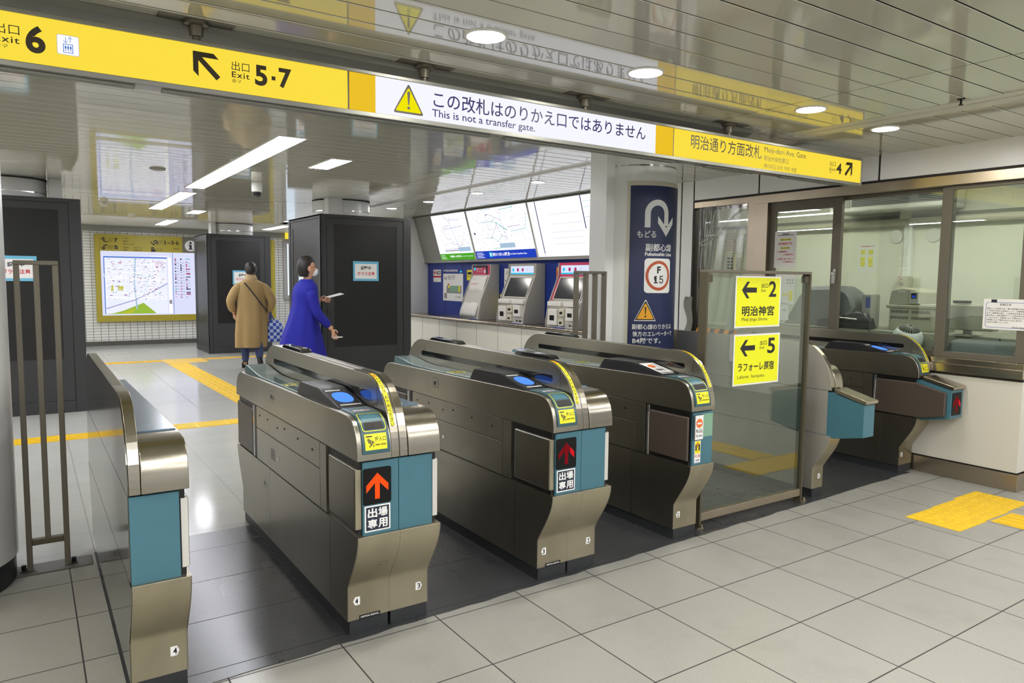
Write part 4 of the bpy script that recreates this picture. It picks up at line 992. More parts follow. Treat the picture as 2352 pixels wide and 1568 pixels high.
text(m, 'F', cm, ca-.018, ca+.018, 1.588, 1.645, 2, .04, cut=.02); text(m, '15', cm, ca-.046, ca+.046, 1.508, 1.570, 2, .04, cut=.02)
rc(obj('station_badge', m, ['white_sticker', 'orange_ring', 'ink'], cs, sm=0, recalc=False))
m = MB(); ct = A(-118); w = A(15.6)-A(0)
for (b, t, ww, k, r) in ((1.205, 1.375, w, 0, .0162), (1.211, 1.364, w*.92, 1, .0167), (1.220, 1.345, w*.76, 2, .0172)): curved_poly(m, [(ct-ww, b), (ct+ww, b), (ct+ww*.93, b+.012), (ct+.004, t), (ct-.004, t), (ct-ww*.93, b+.012)], k, CR+r)
curved_poly(m, [(ct-.003, 1.258), (ct+.003, 1.258), (ct+.007, 1.318), (ct-.007, 1.318)], 1, CR+.0177); curved_poly(m, circ(ct, 1.242, .008, 14), 1, CR+.0177)
rc(obj('warning_triangle', m, ['white_sticker', 'ink', M_['sign_amber'] if 'sign_amber' in M_ else 'stripe_o'], cs, sm=0, recalc=False))
# ================================================================ HALL: dark cabinets round the columns
def cabinet(x0, x1, y0, y1, h, label, loc_label=None):
    t = thing('display_cabinet', label, 'cabinet', (x0, y0, 0), 0, 'dark cabinets boxed round the hall columns'); w, d = x1-x0, y1-y0
    m = MB()                                              # hollow box: four walls, open top round the column
    m.box(0, w, .012, .05, .0, h-.0); m.box(.012, .05, .05, d, 0, h); m.box(w-.05, w, .05, d, 0, h); m.box(.05, w-.05, d-.05, d, 0, h)
    m.box(0, w, .05, .14, h-.02, h); m.box(0, w, d-.14, d-.05, h-.02, h); m.box(0, .14, .14, d-.14, h-.02, h); m.box(w-.14, w, .14, d-.14, h-.02, h)
    obj('body', m, 'cabinet_dark', t, sm=0)
    m = MB(); m.box(0, .07, 0, .012, 0, h); m.box(w-.115, w, 0, .012, 0, h); m.box(.07, w-.115, 0, .012, h-.045, h); m.box(.07, w-.115, 0, .012, 0, .13)
    m.box(0, .012, 0, .09, 0, h); m.box(0, .012, d-.09, d, 0, h); m.box(0, .012, .09, d-.09, h-.05, h); m.box(0, .012, .09, d-.09, 0, .13); obj('frame', m, 'cabinet_dark', t, bevel=.004)
    def door(f, L, name):
        m = MB(); a, b, c, e = .006, L-.006, .136, h-.052; i0, i1, k0, k1 = .10, L-.10, .60, h-.125
        for r in ((a, i0, c, e), (i1, b, c, e), (i0, i1, c, k0), (i0, i1, k1, e)): m.rect(f, r[0], r[1], r[2], r[3])
        o = obj(name, m, 'cabinet_dark', t, sm=0, recalc=False)
        m = MB(); m.rect(shift(f, -.006), i0, i1, k0, k1); obj('screen', m, 'screen_black', o, sm=0, recalc=False)
        m = MB(); m.rect(shift(f, -.004), -.004, L+.004, .128, h-.04); obj('door_gap', m, 'black', o, sm=0, recalc=False)
    door(front(.006, .07), w-.185, 'front_door'); door(sideface(.006, d-.09), d-.18, 'side_door')
    return t
M_['screen_black'] = mat('screen_black', '07080c', .03, spec=.5, coat=1.0)
HC = 2.36
cabinet(-.07, 1.222, 6.55, 7.98, HC, 'dark cabinet around the column beside the ticket machines')
cabinet(-.344, .875, 12.35, 13.65, HC, 'dark cabinet farthest away, behind the beige coat person')
cabinet(-4.0, -2.768, 6.6, 7.98, HC, 'dark cabinet on the left behind the thin railing')
def notice(f, u0, v0, w, h, label):
    """cyan-edged A3 notice"""
    o = f(u0, v0); t = thing('paper_notice', label, 'notice', o, 0, 'cyan edged notices taped to the dark cabinets')
    g = lambda u, v: f(u0+u, v0+v)-o
    m = MB(); m.rect(shift(g, .002), 0, w, 0, h, 0); obj('sheet', m, 'cyan_paper', t, sm=0, recalc=False)
    m = MB(); m.rect(shift(g, .0026), .028, w-.028, .030, h-.034, 0); obj('white_area', m, 'paper', t, sm=0, recalc=False)
    m = MB(); k = shift(g, .0032); text(m, '調整中', k, w*.30, w*.70, h*.56, h*.76, 0, .02); text(m, 'ガラス注意', k, w*.16, w*.84, h*.28, h*.47, 1, .02); obj('lettering', m, ['ink', 'red_ink'], t, sm=0, recalc=False)
notice(front(6.5505), .363, 1.487, .368, .264, 'cyan edged notice on the front of the cabinet beside the ticket machines')
notice(sideface(-.0705, 7.52), 0, 1.46, .38, .27, 'cyan edged notice on the side of the cabinet, behind the person in blue')
notice(front(6.6005), -3.572, 1.458, .375, .268, 'cyan edged notice on the left cabinet behind the railing')
notice(front(12.3505), .123, 1.37, .38, .28, 'cyan edged notice on the far cabinet behind the beige coat person')

# ================================================================ WALL MAP BOARD
wb = thing('wall_map_board', 'large yellow framed station area map with lit panel on the far tiled wall', 'map board', (-2.06, 15.12, .52))
def rw(o): o.location = (2.06, -15.12, -.52); return o
m = MB(); m.box(-2.06, 1.735, 15.12, 15.2, .52, 2.41); m.box(-2.06, -1.97, 15.10, 15.12, .66, 2.41); m.box(-2.06, 1.735, 15.10, 15.12, .52, .66); m.box(1.66, 1.735, 15.10, 15.12, .66, 2.41); rw(obj('board', m, 'map_yellow', wb, bevel=.006))
f = front(15.118); f2 = front(15.115); f3 = front(15.112)
m = MB(); m.rect(f, -.33, .02, 2.055, 2.41); rw(obj('grey_corner', m, 'map_grey', wb, sm=0))
m = MB(); m.face([f2(*p) for p in circ(-.155, 2.21, .122, 32)], 0); m.face([f3(*p) for p in circ(-.155, 2.275, .026, 18)], 1); m.rect(f3, -.178, -.132, 2.13, 2.235, 1); m.rect(f3, -.198, -.178, 2.215, 2.235, 1); m.rect(f3, -.198, -.178, 2.13, 2.148, 1); m.rect(f3, -.132, -.112, 2.13, 2.148, 1); rw(obj('information_symbol', m, ['paper', 'ink'], wb, sm=0, recalc=False))
m = MB(); text(m, '7', f2, -1.69, -1.615, 2.244, 2.33, 0, .03); text(m, '5', f2, -1.69, -1.615, 2.092, 2.172, 0, .03); text(m, '1', f2, -.70, -.66, 2.225, 2.315, 0, .01); text(m, '~3·6', f2, -.64, -.40, 2.225, 2.315, 0, .02)
for z in (2.285, 2.13): text(m, '出口', f2, -1.80, -1.71, z+.005, z+.04, 0, .0); text(m, 'Exit', f2, -1.80, -1.72, z-.035, z-.008, 0, .0)
text(m, '出口', f2, -.80, -.72, 2.285, 2.318, 0, .0); text(m, 'Exit', f2, -.80, -.73, 2.24, 2.268, 0)
for tx, a, z in (('竹下通り', -1.52, 2.345), ('東郷神社', -1.52, 2.285), ('神宮前二丁目方面', -1.52, 2.225), ('青山通り', -1.52, 2.15), ('表参道', -1.52, 2.095), ('神宮前三丁目', -1.31, 2.15), ('神宮前四丁目', -1.31, 2.095), ('エレベーター', -.90, 2.15), ('明治神宮', -.86, 2.10), ('神宮橋方面', -.52, 2.15)): text(m, tx, f2, a, a+.027*len(tx), z-.03, z, 0, .0)
m.rect(f2, -.97, -.91, 2.125, 2.155, 0); m.rect(f2, -.97, -.88, 2.06, 2.112, 0)
def bent(m, f, cx, cz, s, up, k=0):
    for i in range(8):
        a, b = PI+PI/2*i/8, PI+PI/2*(i+1)/8
        q = lambda r, t: (cx+s*(.45+r*math.cos(t)), cz+up*s*(.05+r*math.sin(t)))
        m.face([f(*q(.55, a)), f(*q(.55, b)), f(*q(.33, b)), f(*q(.33, a))], k)
    for p in ([(-.10, .05), (.12, .05), (.12, .35), (-.10, .35)], [(.01, .62), (.46, .18), (.46, -.02), (.01, .42)], [(.01, .62), (-.42, .18), (-.42, -.02), (.01, .42)]): m.face([f(cx+s*x, cz+up*s*z) for x, z in p], k)
    m.face([f(cx+s*.45, cz-up*s*.28), f(cx+s*.75, cz-up*s*.28), f(cx+s*.75, cz-up*s*.50), f(cx+s*.45, cz-up*s*.50)], k)
bent(m, f2, -1.89, 2.285, .10, 1); bent(m, f2, -1.89, 2.135, .10, -1)
for i in range(10):
    a, b = PI*i/10, PI*(i+1)/10; q = lambda r, t: f2(-.875+r*math.cos(t), 2.265+r*math.sin(t)); m.face([q(.05, a), q(.05, b), q(.028, b), q(.028, a)], 0)
m.rect(f2, -.847, -.825, 2.22, 2.265, 0); m.face([f2(-.914, 2.195), f2(-.975, 2.255), f2(-.975, 2.285), f2(-.914, 2.225), f2(-.855, 2.285), f2(-.855, 2.255)], 0)
rw(obj('lettering', m, ['ink'], wb, sm=0, recalc=False))
m = MB(); m.box(-1.955, -.06, 15.106, 15.12, .66, 2.05); m.box(-.02+.0, 1.62, 15.106, 15.12, .66, 2.05); rw(obj('map_panel', m, 'e_map_far', wb, sm=0))
f = front(15.104); f2 = front(15.102); f3 = front(15.100)
random.seed(11)
m = MB(); X0, X1, Z0, Z1 = -1.905, -.66, .69, 1.93
m.rect(f, X0, X1, Z0, Z1, 0)                                        # pale map sheet
m.rect(f2, X0, X1, Z1-.02, Z1+.005, 1); m.rect(f2, X0, X0+.016, Z0, Z1, 1); m.rect(f2, -.545, -.535, .66, 2.05, 1)
m.face([f2(X0+.1, Z0), f2(X0+.35, .76), f2(X0+.75, .93), f2(X0+.98, .72), f2(X0+1.0, Z0)], 2); m.face([f2(X0, Z0), f2(X0+.3, .72), f2(X0+.62, .82), f2(X0+.5, Z0)], 3)
m.face([f2(X0+.12, 1.18), f2(X0+.17, 1.18), f2(X0+.17, 1.32), f2(X0+.14, 1.32)], 3); m.rect(f2, X0+.26, X0+.36, 1.20, 1.30, 3)
LI = [0]
def line(m, f0, pts, w, k):
    for (a, b), (c, d) in zip(pts, pts[1:]):
        LI[0] += 1; f = shift(f0, .00008*(LI[0] % 40)); l = math.hypot(c-a, d-b) or 1; nx, nz = -(d-b)/l*w/2, (c-a)/l*w/2; m.face([f(a+nx, b+nz), f(c+nx, d+nz), f(c-nx, d-nz), f(a-nx, b-nz)], k)
line(m, f3, [(X0, .80), (X0+.6, 1.0), (X0+.95, 1.18), (X1, 1.36)], .022, 4); line(m, f2, [(X0+.62, Z0+.1), (X0+.58, 1.3), (X0+.61, 1.9)], .03, 5)
for i in range(26):
    a = random.uniform(X0+.05, X1-.05); line(m, f2, [(a, random.uniform(.95, 1.5)), (a+random.uniform(-.08, .08), random.uniform(1.5, 1.9))], .006, 6)
    b = random.uniform(1.0, 1.88); line(m, f2, [(X0+.03, b), (X0+.5, b+random.uniform(-.08, .08)), (X1-.02, b+random.uniform(-.1, .1))], .006, 6)
for i in range(150):
    a, b = random.uniform(X0+.05, X1-.06), random.uniform(1.0, 1.88); w, h = random.uniform(.012, .05), random.uniform(.008, .02); m.rect(shift(f3, .001+.0001*i), a, a+w, b, b+h, random.choice((7, 7, 8, 8, 9, 4, 4, 7, 10)))
m.rect(f2, X0+.98, X0+1.16, 1.72, 1.85, 11)
m.rect(f2, X1+.02, X1+.09, Z0, Z1, 6)
for j, cx in enumerate((-.50, -.385, -.27)):
    z = 1.92
    while z > 1.05:
        h = random.choice((.012, .02, .03)); m.rect(f2, cx, cx+random.choice((.025, .03, .09 if j == 2 else .03)), z-h, z, random.choice((12, 12, 12, 10, 13, 9))); z -= h+random.choice((.012, .03, .05))
    for i in range(12): m.rect(f2, cx+.035, cx+.09, 1.1+i*.065, 1.112+i*.065, 4)
m.rect(f2, -.63, -.575, .90, .99, 12); m.rect(f2, -.98+.0, -.6, 1.955, 1.965, 6)
for i in range(60):
    a, b = random.uniform(.1, 1.5), random.uniform(.75, 1.95); m.rect(shift(f2, .0001*i), a, a+random.uniform(.02, .08), b, b+random.uniform(.01, .03), random.choice((7, 8, 4, 9, 3)))
rw(obj('map_print', m, ['e_map_print', 'm_blue', 'm_green', 'm_yel', 'm_lav', 'm_lblue', 'm_white', 'm_pink', 'm_purple', 'm_cyan', 'm_red', 'm_pinkpale', 'm_dk', 'm_mag'], wb, sm=0, recalc=False))
# lit poster box and small yellow sign farther right
t = thing('poster_lightbox', 'narrow lit poster box on the far wall left of the large dark cabinet', 'light box', (1.95, 15.12, .98))
m = MB(); m.box(.0, 1.2, 0, .08, 0, 1.44); obj('frame', m, 'machine_grey', t, bevel=.01)
m = MB(); m.rect(front(-.002), .09, 1.12, .10, 1.36); obj('lit_panel', m, 'e_lightbox', t, sm=0)
t = thing('yellow_sign', 'small lit yellow sign high on the far wall above the poster box', 'sign', (2.0, 15.05, 2.45))
m = MB(); m.box(0, 1.1, 0, .10, 0, .22); obj('case', m, 'e_yellow', t, sm=0); m = MB(); m.box(0, 1.1, .0, .10, -.02, 0); m.box(0, 1.1, 0, .1, .22, .235); obj('case_edge', m, 'sign_frame', t, sm=0)

# ================================================================ FARE MAPS
fm = thing('fare_map_display', 'tilted lit fare map boards in a row above the ticket machines', 'map board', (2.66, 8.31, 1.83))
def rf(o): o.location = (-2.66, -8.31, -1.83); return o
m = MB(); m.prism([(2.435, 2.598), (2.71, 2.598), (2.71, 1.80), (2.645, 1.80), (2.655, 1.828)], 'y', 3.4, 8.945); rf(obj('case', m, 'grey_panel', fm, sm=0))
m = MB(); m.cyl((2.425, 3.4, 2.585), (2.425, 8.94, 2.585), .012, 8); rf(obj('top_trim', m, 'sign_frame', fm, sm=30))
Vv = Vector((-.225, 0, .77)); HV = Vv.length; FM = plane((2.652, 8.31, 1.83), (0, -1, 0), Vv.normalized()); FA, FB, FC = shift(FM, .002), shift(FM, .003), shift(FM, .004)
for a, b in ((.015, 1.145), (1.20, 2.825), (2.865, 3.03), (3.035, 4.9)):
    m = MB(); m.rect(FA, a, b, .012, HV-.01); rf(obj('lit_panel', m, 'e_map', fm, sm=0, recalc=False))
for u in (1.172, 2.845):
    m = MB(); m.rect(FA, u-.022, u+.022, .0, HV-.01); rf(obj('panel_divider', m, 'machine', fm, sm=0, recalc=False))
m = MB(); m.rect(FB, .015, 1.145, .012, .12, 0); m.rect(FB, 1.20, 2.825, .012, .135, 1)
text(m, '都営線きっぷ運賃表', FC, .36, .72, .055, .09, 2, .03); text(m, 'Fare table for Toei subway tickets', FC, .74, 1.1, .058, .08, 2, .01)
for i in range(3): text(m, ('大人のきっぷ運賃です', 'こどもは半額です', '小児運賃の表'), FC, .05, .22, .03+i*.026, .045+i*.026, 2, .0) if False else m.rect(FC, .05, .24-.03*i, .035+i*.026, .042+i*.026, 2)
m.rect(FC, 1.60, 1.68, .04, .115, 3); text(m, 'M', FC, 1.615, 1.665, .055, .10, 2, .03); text(m, '東京メトロきっぷ運賃表', FC, 1.69, 2.16, .05, .105, 2, .03); text(m, 'Fare Table for Tokyo Metro Tickets', FC, 2.18, 2.60, .058, .088, 2, .02)
for i in range(4): m.rect(FC, 1.23, 1.45-.04*(i % 2), .03+i*.024, .038+i*.024, 2)
rf(obj('title_band', m, ['e_green_s', 'e_blue_s', 'm_white', 'e_cyan'], fm, sm=0, recalc=False))
random.seed(21); m = MB()
def dash(pts, k, w=.007, on=.03, off=.02):
    for (a, b), (c, d) in zip(pts, pts[1:]):
        l = math.hypot(c-a, d-b); q = 0
        while q < l:
            e = min(l, q+on); line(m, FB, [(a+(c-a)*q/l, b+(d-b)*q/l), (a+(c-a)*e/l, b+(d-b)*e/l)], w, k); q += on+off
H = HV
L1 = lambda x, y: (.015+1.13*x, .13+(H-.15)*y)
line(m, FB, [L1(.35, 1), L1(.5, .8), L1(.55, .55), L1(.62, .2), L1(.60, .05)], .007, 0); line(m, FB, [L1(.3, .62), L1(.6, .64), L1(.85, .66)], .007, 0)
dash([L1(.5, .82), L1(.52, .84), L1(.8, .82)], 1, .008); dash([L1(.48, .7), L1(.3, .68), L1(.28, .55), L1(.35, .38), L1(.45, .36), L1(.48, .22), L1(.65, .22)], 1, .008); dash([L1(.2, .1), L1(.6, .1), L1(.62, .17), L1(.72, .18), L1(.8, .35)], 1, .008); line(m, FB, [L1(.2, .06), L1(.6, .06)], .010, 2)
m.rect(FB, .70, 1.08, .15, .22, 6)
L2 = lambda x, y: (1.20+1.625*x, .14+(H-.16)*y)
line(m, FB, [L2(.32, .84), L2(.37, .85)], .012, 1); dash([L2(.40, .83), L2(.56, .70), L2(.58, .5), L2(.6, .3), L2(.57, .22)], 1, .008); dash([L2(.22, .68), L2(.42, .68), L2(.48, .75)], 3, .010); dash([L2(.46, .66), L2(.64, .44)], 3, .014, .09); dash([L2(.70, .42), L2(.92, .45), L2(.97, .8)], 3, .010); dash([L2(.25, .3), L2(.38, .3), L2(.45, .2), L2(.55, .35)], 3, .009)
dash([L2(.36, .3), L2(.48, .6), L2(.52, .36), L2(.62, .25)], 1, .008); dash([L2(.33, .82), L2(.33, .5), L2(.42, .5)], 4); dash([L2(.57, .95), L2(.56, .7)], 4, .006); dash([L2(.58, .93), L2(.78, .95), L2(.8, .99)], 3, .012); dash([L2(.66, .52), L2(.85, .54)], 1, .008, .05); dash([L2(.35, .04), L2(.47, .05)], 3, .012); dash([L2(.26, .97), L2(.45, .98)], 3, .008)
m.rect(FB, *(L2(.345, 0)[0], L2(.365, 0)[0]), *(L2(0, .29)[1], L2(0, .32)[1]), 5); m.rect(FB, 1.29, 1.33, .40, .43, 2); m.rect(FB, 1.95, 2.35, .17, .24, 6)
for i in range(170): a, b = random.uniform(1.25, 2.78), random.uniform(.16, H-.05); m.rect(FB, a, a+random.uniform(.008, .02), b, b+.006, random.choice((4, 4, 6)))
for i in range(70): a, b = random.uniform(.06, 1.1), random.uniform(.16, H-.05); m.rect(FB, a, a+random.uniform(.008, .03), b, b+.006, 4)
line(m, FB, [(3.035, .06), (3.035, .78)], .016, 2); line(m, FB, [(4.0, .36), (4.0, .78)], .016, 2); line(m, FB, [(4.62, .10), (4.62, .25)], .016, 2)
for b in (.18, .26, .34, .45, .58): dash([(3.3, b), (3.95, b)], 4, .005, .012, .014)
for b in (.5, .63, .7): dash([(4.05, b), (4.8, b)], 3 if b > .6 else 1, .006, .02, .02)
rf(obj('route_print', m, ['m_lav2', 'm_purple', 'm_navy', 'm_cyan', 'm_grey', 'm_yel', 'm_lblue'], fm, sm=0, recalc=False))

# ================================================================ TICKET MACHINES
ZCT = .913
def machine(y0, y1, label, kind):
    w = y1-y0; t = thing('ticket_machine', label, 'ticket machine', (2.36, y0, ZCT), 0, 'ticket machines on the steel counter')
    B = [(0, 0), (.0, .075), (.045, .30), (.20, .665), (.205, .835), (.352, .835), (.352, 0)]
    m = MB(); m.prism(B, 'y', .02, w-.02, 0); obj('body', m, 'machine', t, bevel=.004)
    for a, b in ((0, .02), (w-.02, w)):
        m = MB(); m.prism([(-.012, 0), (-.012, .08), (.03, .30), (.19, .68), (.195, .84), (.352, .84), (.352, 0)], 'y', a, b); obj('side_panel', m, 'machine_grey', t, bevel=.003)
    hd = plane((.2035, w, .69), (0, -1, 0), (0, 0, 1)); hd = shift(hd, .004)
    sl = Vector((.155, 0, .365)); sp = shift(plane((.045, w, .30), (0, -1, 0), sl.normalized()), .003); SL = sl.length
    lo = shift(plane((.0, w, .075), (0, -1, 0), Vector((.045, 0, .225)).normalized()), .003)
    return t, w, hd, sp, SL, lo
def qd(m, f, *r): m.rect(f, *r)
# covered machine
t, w, hd, sp, SL, lo = machine(6.56, 7.12, 'ticket machine shut down under a white paper sheet, leftmost of the three', 0)
m = MB(); m.rect(hd, .03, w-.03, -.01, .14, 0); hs = obj('header_panel', m, 'pink', t, sm=0, recalc=False)
m = MB(); g = shift(hd, .002); m.rect(g, .03, w-.1, .105, .138, 0); m.rect(g, .06, .12, .06, .10, 1); m.rect(g, w-.14, w-.09, .0, .12, 0); m.rect(g, w-.2, w-.15, .02, .07, 2); text(m, 'きっぷ', g, .15, .30, .065, .09, 2, .02); text(m, 'チャージ', g, .15, .32, .03, .05, 2, .02); obj('header_print', m, ['navy_plate', 'e_cyan', 'white_sticker'], hs, sm=0, recalc=False)
m = MB(); n = 12; rings = []
for i in range(n+1):
    v = i/n; z = .66-.62*v; x = -.012+(.20*(1-v*1.12) if v < .62 else .06*(1-(v-.62)/.38)*.9-.005)-.012*math.sin(v*9); sk = .10*max(0, v-.3)
    rings.append([(x+.006*math.sin(j*1.7+v*6)*v, w-.03-(w-.10)*j/6+sk*(.5-.2*j/6), z) for j in range(7)])
m.loft(rings, 0, closed=False, caps=False); sh = obj('cover_sheet', m, 'paper', t, sm=60, recalc=False)
sol = sh.modifiers.new('thick', 'SOLIDIFY'); sol.thickness = .002
m = MB(); g = shift(plane((.045, w, .36), (0, -1, 0), Vector((.2, 0, .365)).normalized()), .034); text(m, '休止中です', g, .12, .34, .17, .205, 0, .02)
for i, (a, b, z) in enumerate(((.1, .28, .28), (.1, .24, .255), (.05, .42, .10), (.05, .30, .075), (.3, .42, .04))): text(m, ('ご案内いたします', 'ただいま調整中', 'ご迷惑をおかけいたします', '他の券売機をご利用ください', '駅長')[i], g, a, b, z, z+.014, 1, .0)
obj('sheet_writing', m, ['red_ink', 'grey_ink'], sh, sm=0, recalc=False)
def full(y0, y1, label, pink):
    t, w, hd, sp, SL, lo = machine(y0, y1, label, 1)
    m = MB(); m.rect(hd, .025, w-.025, -.02, .15, 0); hs = obj('header_panel', m, 'pink' if pink else 'machine_grey', t, sm=0, recalc=False)
    m = MB(); g = shift(hd, .002); m.rect(g, .06, w-.06, .0, .115, 0); g2 = shift(g, .001); c = ('e_cyan', 'm_mag', 'm_red')
    for i in range(3): m.face([g2(*p) for p in circ(.12+i*.12, .062, .026, 16)], i+1)
    m.rect(g2, .06, w-.06, .0, .02, 1); text(m, 'Y', g2, .46, .49, .045, .085, 4, .0); obj('header_screen', m, ['e_screen', 'e_cyan', 'm_mag', 'm_red', 'm_grey'], hs, sm=0, recalc=False)
    if pink: m = MB(); m.rect(sp, .0+.022, w-.022, SL-.03, SL+.01, 0); m.rect(sp, .022, .09, .05, SL, 0); obj('pink_trim', m, 'pink', t, sm=0, recalc=False)
    m = MB(); m.rect(shift(sp, .001), .075, w-.075, .075, SL-.03, 0); ts = obj('touch_screen', m, 'screen_off', t, sm=0, recalc=False)
    m = MB(); a = shift(sp, -.002); m.loft([[a(.075-q, .075-q), a(w-.075+q, .075-q), a(w-.075+q, SL-.03+q), a(.075-q, SL-.03+q)] for q in (.018, .018)], 0)
    m.ring(shift(sp, .006), [(.06, .06), (w-.06, .06), (w-.06, SL-.015), (.06, SL-.015)], [(.075, .075), (w-.075, .075), (w-.075, SL-.03), (.075, SL-.03)], 0); obj('screen_bezel', m, 'machine', t, sm=0, recalc=False)
    m = MB(); m.box(-.005, .09, .03, w*.46, .275, .335); m.box(-.005, .09, w*.54, w-.03, .275, .335); obj('shelf_lip', m, 'machine_white', t, bevel=.012, seg=3)
    m = MB(); g = plane((-.0058, w, .28), (0, -1, 0), (0, 0, 1)); m.rect(plane((.0, w, .3362), (0, -1, 0), (1, 0, 0)), .08, .26, .01, .07, 0); m.rect(plane((.0, w, .3362), (0, -1, 0), (1, 0, 0)), w-.26, w-.06, .01, .07, 0); m.rect(plane((.0, w, .3366), (0, -1, 0), (1, 0, 0)), w-.2, w-.09, .02, .05, 1); obj('keypad_print', m, ['machine_grey', 'e_screen'], t, sm=0, recalc=False)
    # coin, note and ticket units
    for (ya, yb, za, zb, k, nm) in ((w*.66, w*.92, .10, .26, 'machine_white', 'note_unit'), (w*.45, w*.62, .15, .25, 'beige_box', 'coin_unit'), (w*.45, w*.60, .03, .12, 'beige_box', 'ticket_outlet'), (w*.12, w*.40, .03, .24, 'machine_white', 'change_tray')):
        m = MB(); m.box(-.035, .03, w-yb if False else w-yb, w-ya, za, zb); u = obj(nm, m, k, t, bevel=.012, seg=3)
        m = MB(); m.box(-.0365, -.034, w-yb+(yb-ya)*.25, w-ya-(yb-ya)*.25, za+(zb-za)*.3, za+(zb-za)*.62); obj('opening', m, 'black', u, sm=0)
    m = MB(); m.rect(plane((-.0005, w, 0), (0, -1, 0), (0, 0, 1)), .10, .15, .03, .05, 0); m.rect(plane((-.0005, w, 0), (0, -1, 0), (0, 0, 1)), w-.2, w-.15, .03, .05, 0); m.rect(plane((-.0005, w, 0), (0, -1, 0), (0, 0, 1)), w-.13, w-.06, .03, .05, 0); obj('small_slots', m, 'black', t, sm=0)
full(5.38, 6.07, 'pale grey ticket machine with dark screen in the middle of the three', False)
full(4.19, 4.88, 'ticket machine with pink header behind the brown railing', True)
for y, a in ((6.62, .16), (5.45, .17), (4.45, .2)):
    m = MB(); m.box(2.305, 2.352, y, y+a, ZCT, ZCT+.006); tag(obj('counter_mat', m, 'blue_strip', bevel=.002), {6.62: 'small blue card on the counter by the paper covered machine', 5.45: 'small blue card on the counter below the middle ticket machine', 4.45: 'small blue card on the counter behind the railing'}[y], 'card', 'blue cards on the steel counter')

# ================================================================ NOTICES ON THE BLUE WALL
BW = sideface(2.7165, 8.95)     # u = 8.95 - y
def poster(y1, y0, z0, z1, label, items, base='paper', f=None, name='wall_notice', cat='notice', mats=()):
    f = f or sideface(2.7165, 0); o = f(-y1, z0); t = thing(name, label, cat, o); w, h = y1-y0, z1-z0
    g = lambda u, v: f(-y1+u, z0+v)-o
    m = MB(); m.rect(g, 0, w, 0, h, 0); obj('sheet', m, base, t, sm=0, recalc=False)
    m = MB(); k = shift(g, .0008)
    for n_, it in enumerate(items):
        k = shift(g, .0008+.0002*n_)
        if it[0] == 't': text(m, it[1], k, it[2]*w, it[3]*w, it[4]*h, it[5]*h, it[6], it[7] if len(it) > 7 else .01)
        elif it[0] == 'r': m.rect(k, it[1]*w, it[2]*w, it[3]*h, it[4]*h, it[5])
        elif it[0] == 'c': m.face([k(it[1]*w+x*it[3], it[2]*h+y*it[3]) for x, y in circ(0, 0, 1, 18)], it[4])
    if items: obj('print', m, list(mats) or ['ink', 'red_ink', 'grey_ink', 'yellow_sticker', 'navy_plate', 'green_item'], t, sm=0, recalc=False)
    return t
poster(8.733, 8.447, 1.47, 1.685, 'white AED sign with red heart on the blue wall, far left', [('t', 'AED', .36, .97, .60, .90, 0, .03), ('c', .2, .76, .03, 1), ('r', 0, 1, .36, .50, 1)], name='aed_sign', cat='sign')
poster(8.366, 7.675, 1.154, 1.613, 'white station plan board on the blue wall', [('r', .18, .92, .28, .56, 2), ('r', .34, .78, .34, .56, 5), ('r', .25, .35, .48, .57, 3), ('r', .78, .86, .34, .55, 3), ('r', .06, .2, .08, .28, 2), ('r', .24, .32, .58, .63, 1)]+[('t', ('駅構内図', '出口案内', 'トイレ', 'のりば')[i % 4], .06+.2*(i//3), .2+.2*(i//3), .78+.06*(i % 3), .82+.06*(i % 3), 0) for i in range(9)]+[('t', 'エレベーター', .62, .74, .12, .18, 0), ('t', '現在地', .76, .88, .12, .18, 0)], name='station_plan', cat='map board')
m = MB(); f = sideface(2.7165, 0); text(m, '地下鉄明治神宮前駅構内案内図', f, -8.36, -7.87, 1.645, 1.685, 0, .02); m.rect(f, -7.78, -7.72, 1.635, 1.66, 1); tag(obj('wall_lettering', m, ['white_sticker', 'e_cyan'], sm=0, recalc=False), 'white lettering on the blue wall above the station plan board', 'lettering')
poster(7.551, 7.335, 1.505, 1.675, 'small yellow poster on the blue wall beside the covered machine', [('r', .1, .7, .55, .8, 0), ('t', 'やめましょう', .1, .9, .3, .45, 0), ('r', .6, .9, .1, .5, 2)], 'yellow_sticker')
poster(7.29, 7.14, 1.63, 1.72, 'small pink card at the top left of the covered ticket machine', [('t', 'ご注意', .1, .9, .3, .7, 2)], 'pink')
poster(7.29, 7.14, 1.46, 1.57, 'small white card left of the covered ticket machine', [('t', '券売機', .2, .8, .3, .7, 0)])
poster(7.55, 7.40, 1.18, 1.30, 'small orange card on the blue wall left of the covered machine', [('t', 'ご案内', .1, .9, .3, .7, 1)], 'stripe_o')
poster(6.429, 6.182, 1.376, 1.69, 'white notice sheet on the blue wall between two ticket machines', [('t', 'お知らせいたします', .2, .85, .80, .86, 0), ('t', '券売機の営業時間', .2, .8, .72, .77, 0), ('r', .4, .85, .56, .60, 1), ('r', .1, .4, .40, .44, 0), ('r', .65, .85, .40, .44, 0), ('t', 'ご利用の際は', .2, .7, .26, .30, 0), ('t', '係員まで', .2, .6, .12, .16, 0)])
poster(6.545, 6.25, 1.005, 1.302, 'large yellow notice on the blue wall behind the middle ticket machine', [('t', 'もどります', .1, .6, .74, .86, 1), ('t', '千円札のみ', .1, .7, .5, .6, 1), ('t', '使えます', .1, .6, .3, .4, 1), ('t', 'ご注意', .1, .5, .1, .2, 0)], 'yellow_sticker')
poster(5.13, 4.93, 1.50, 1.70, 'round orange notice on the blue wall behind the railing', [('c', .5, .5, .085, 1), ('r', .2, .8, .45, .58, 0)], 'stripe_o')
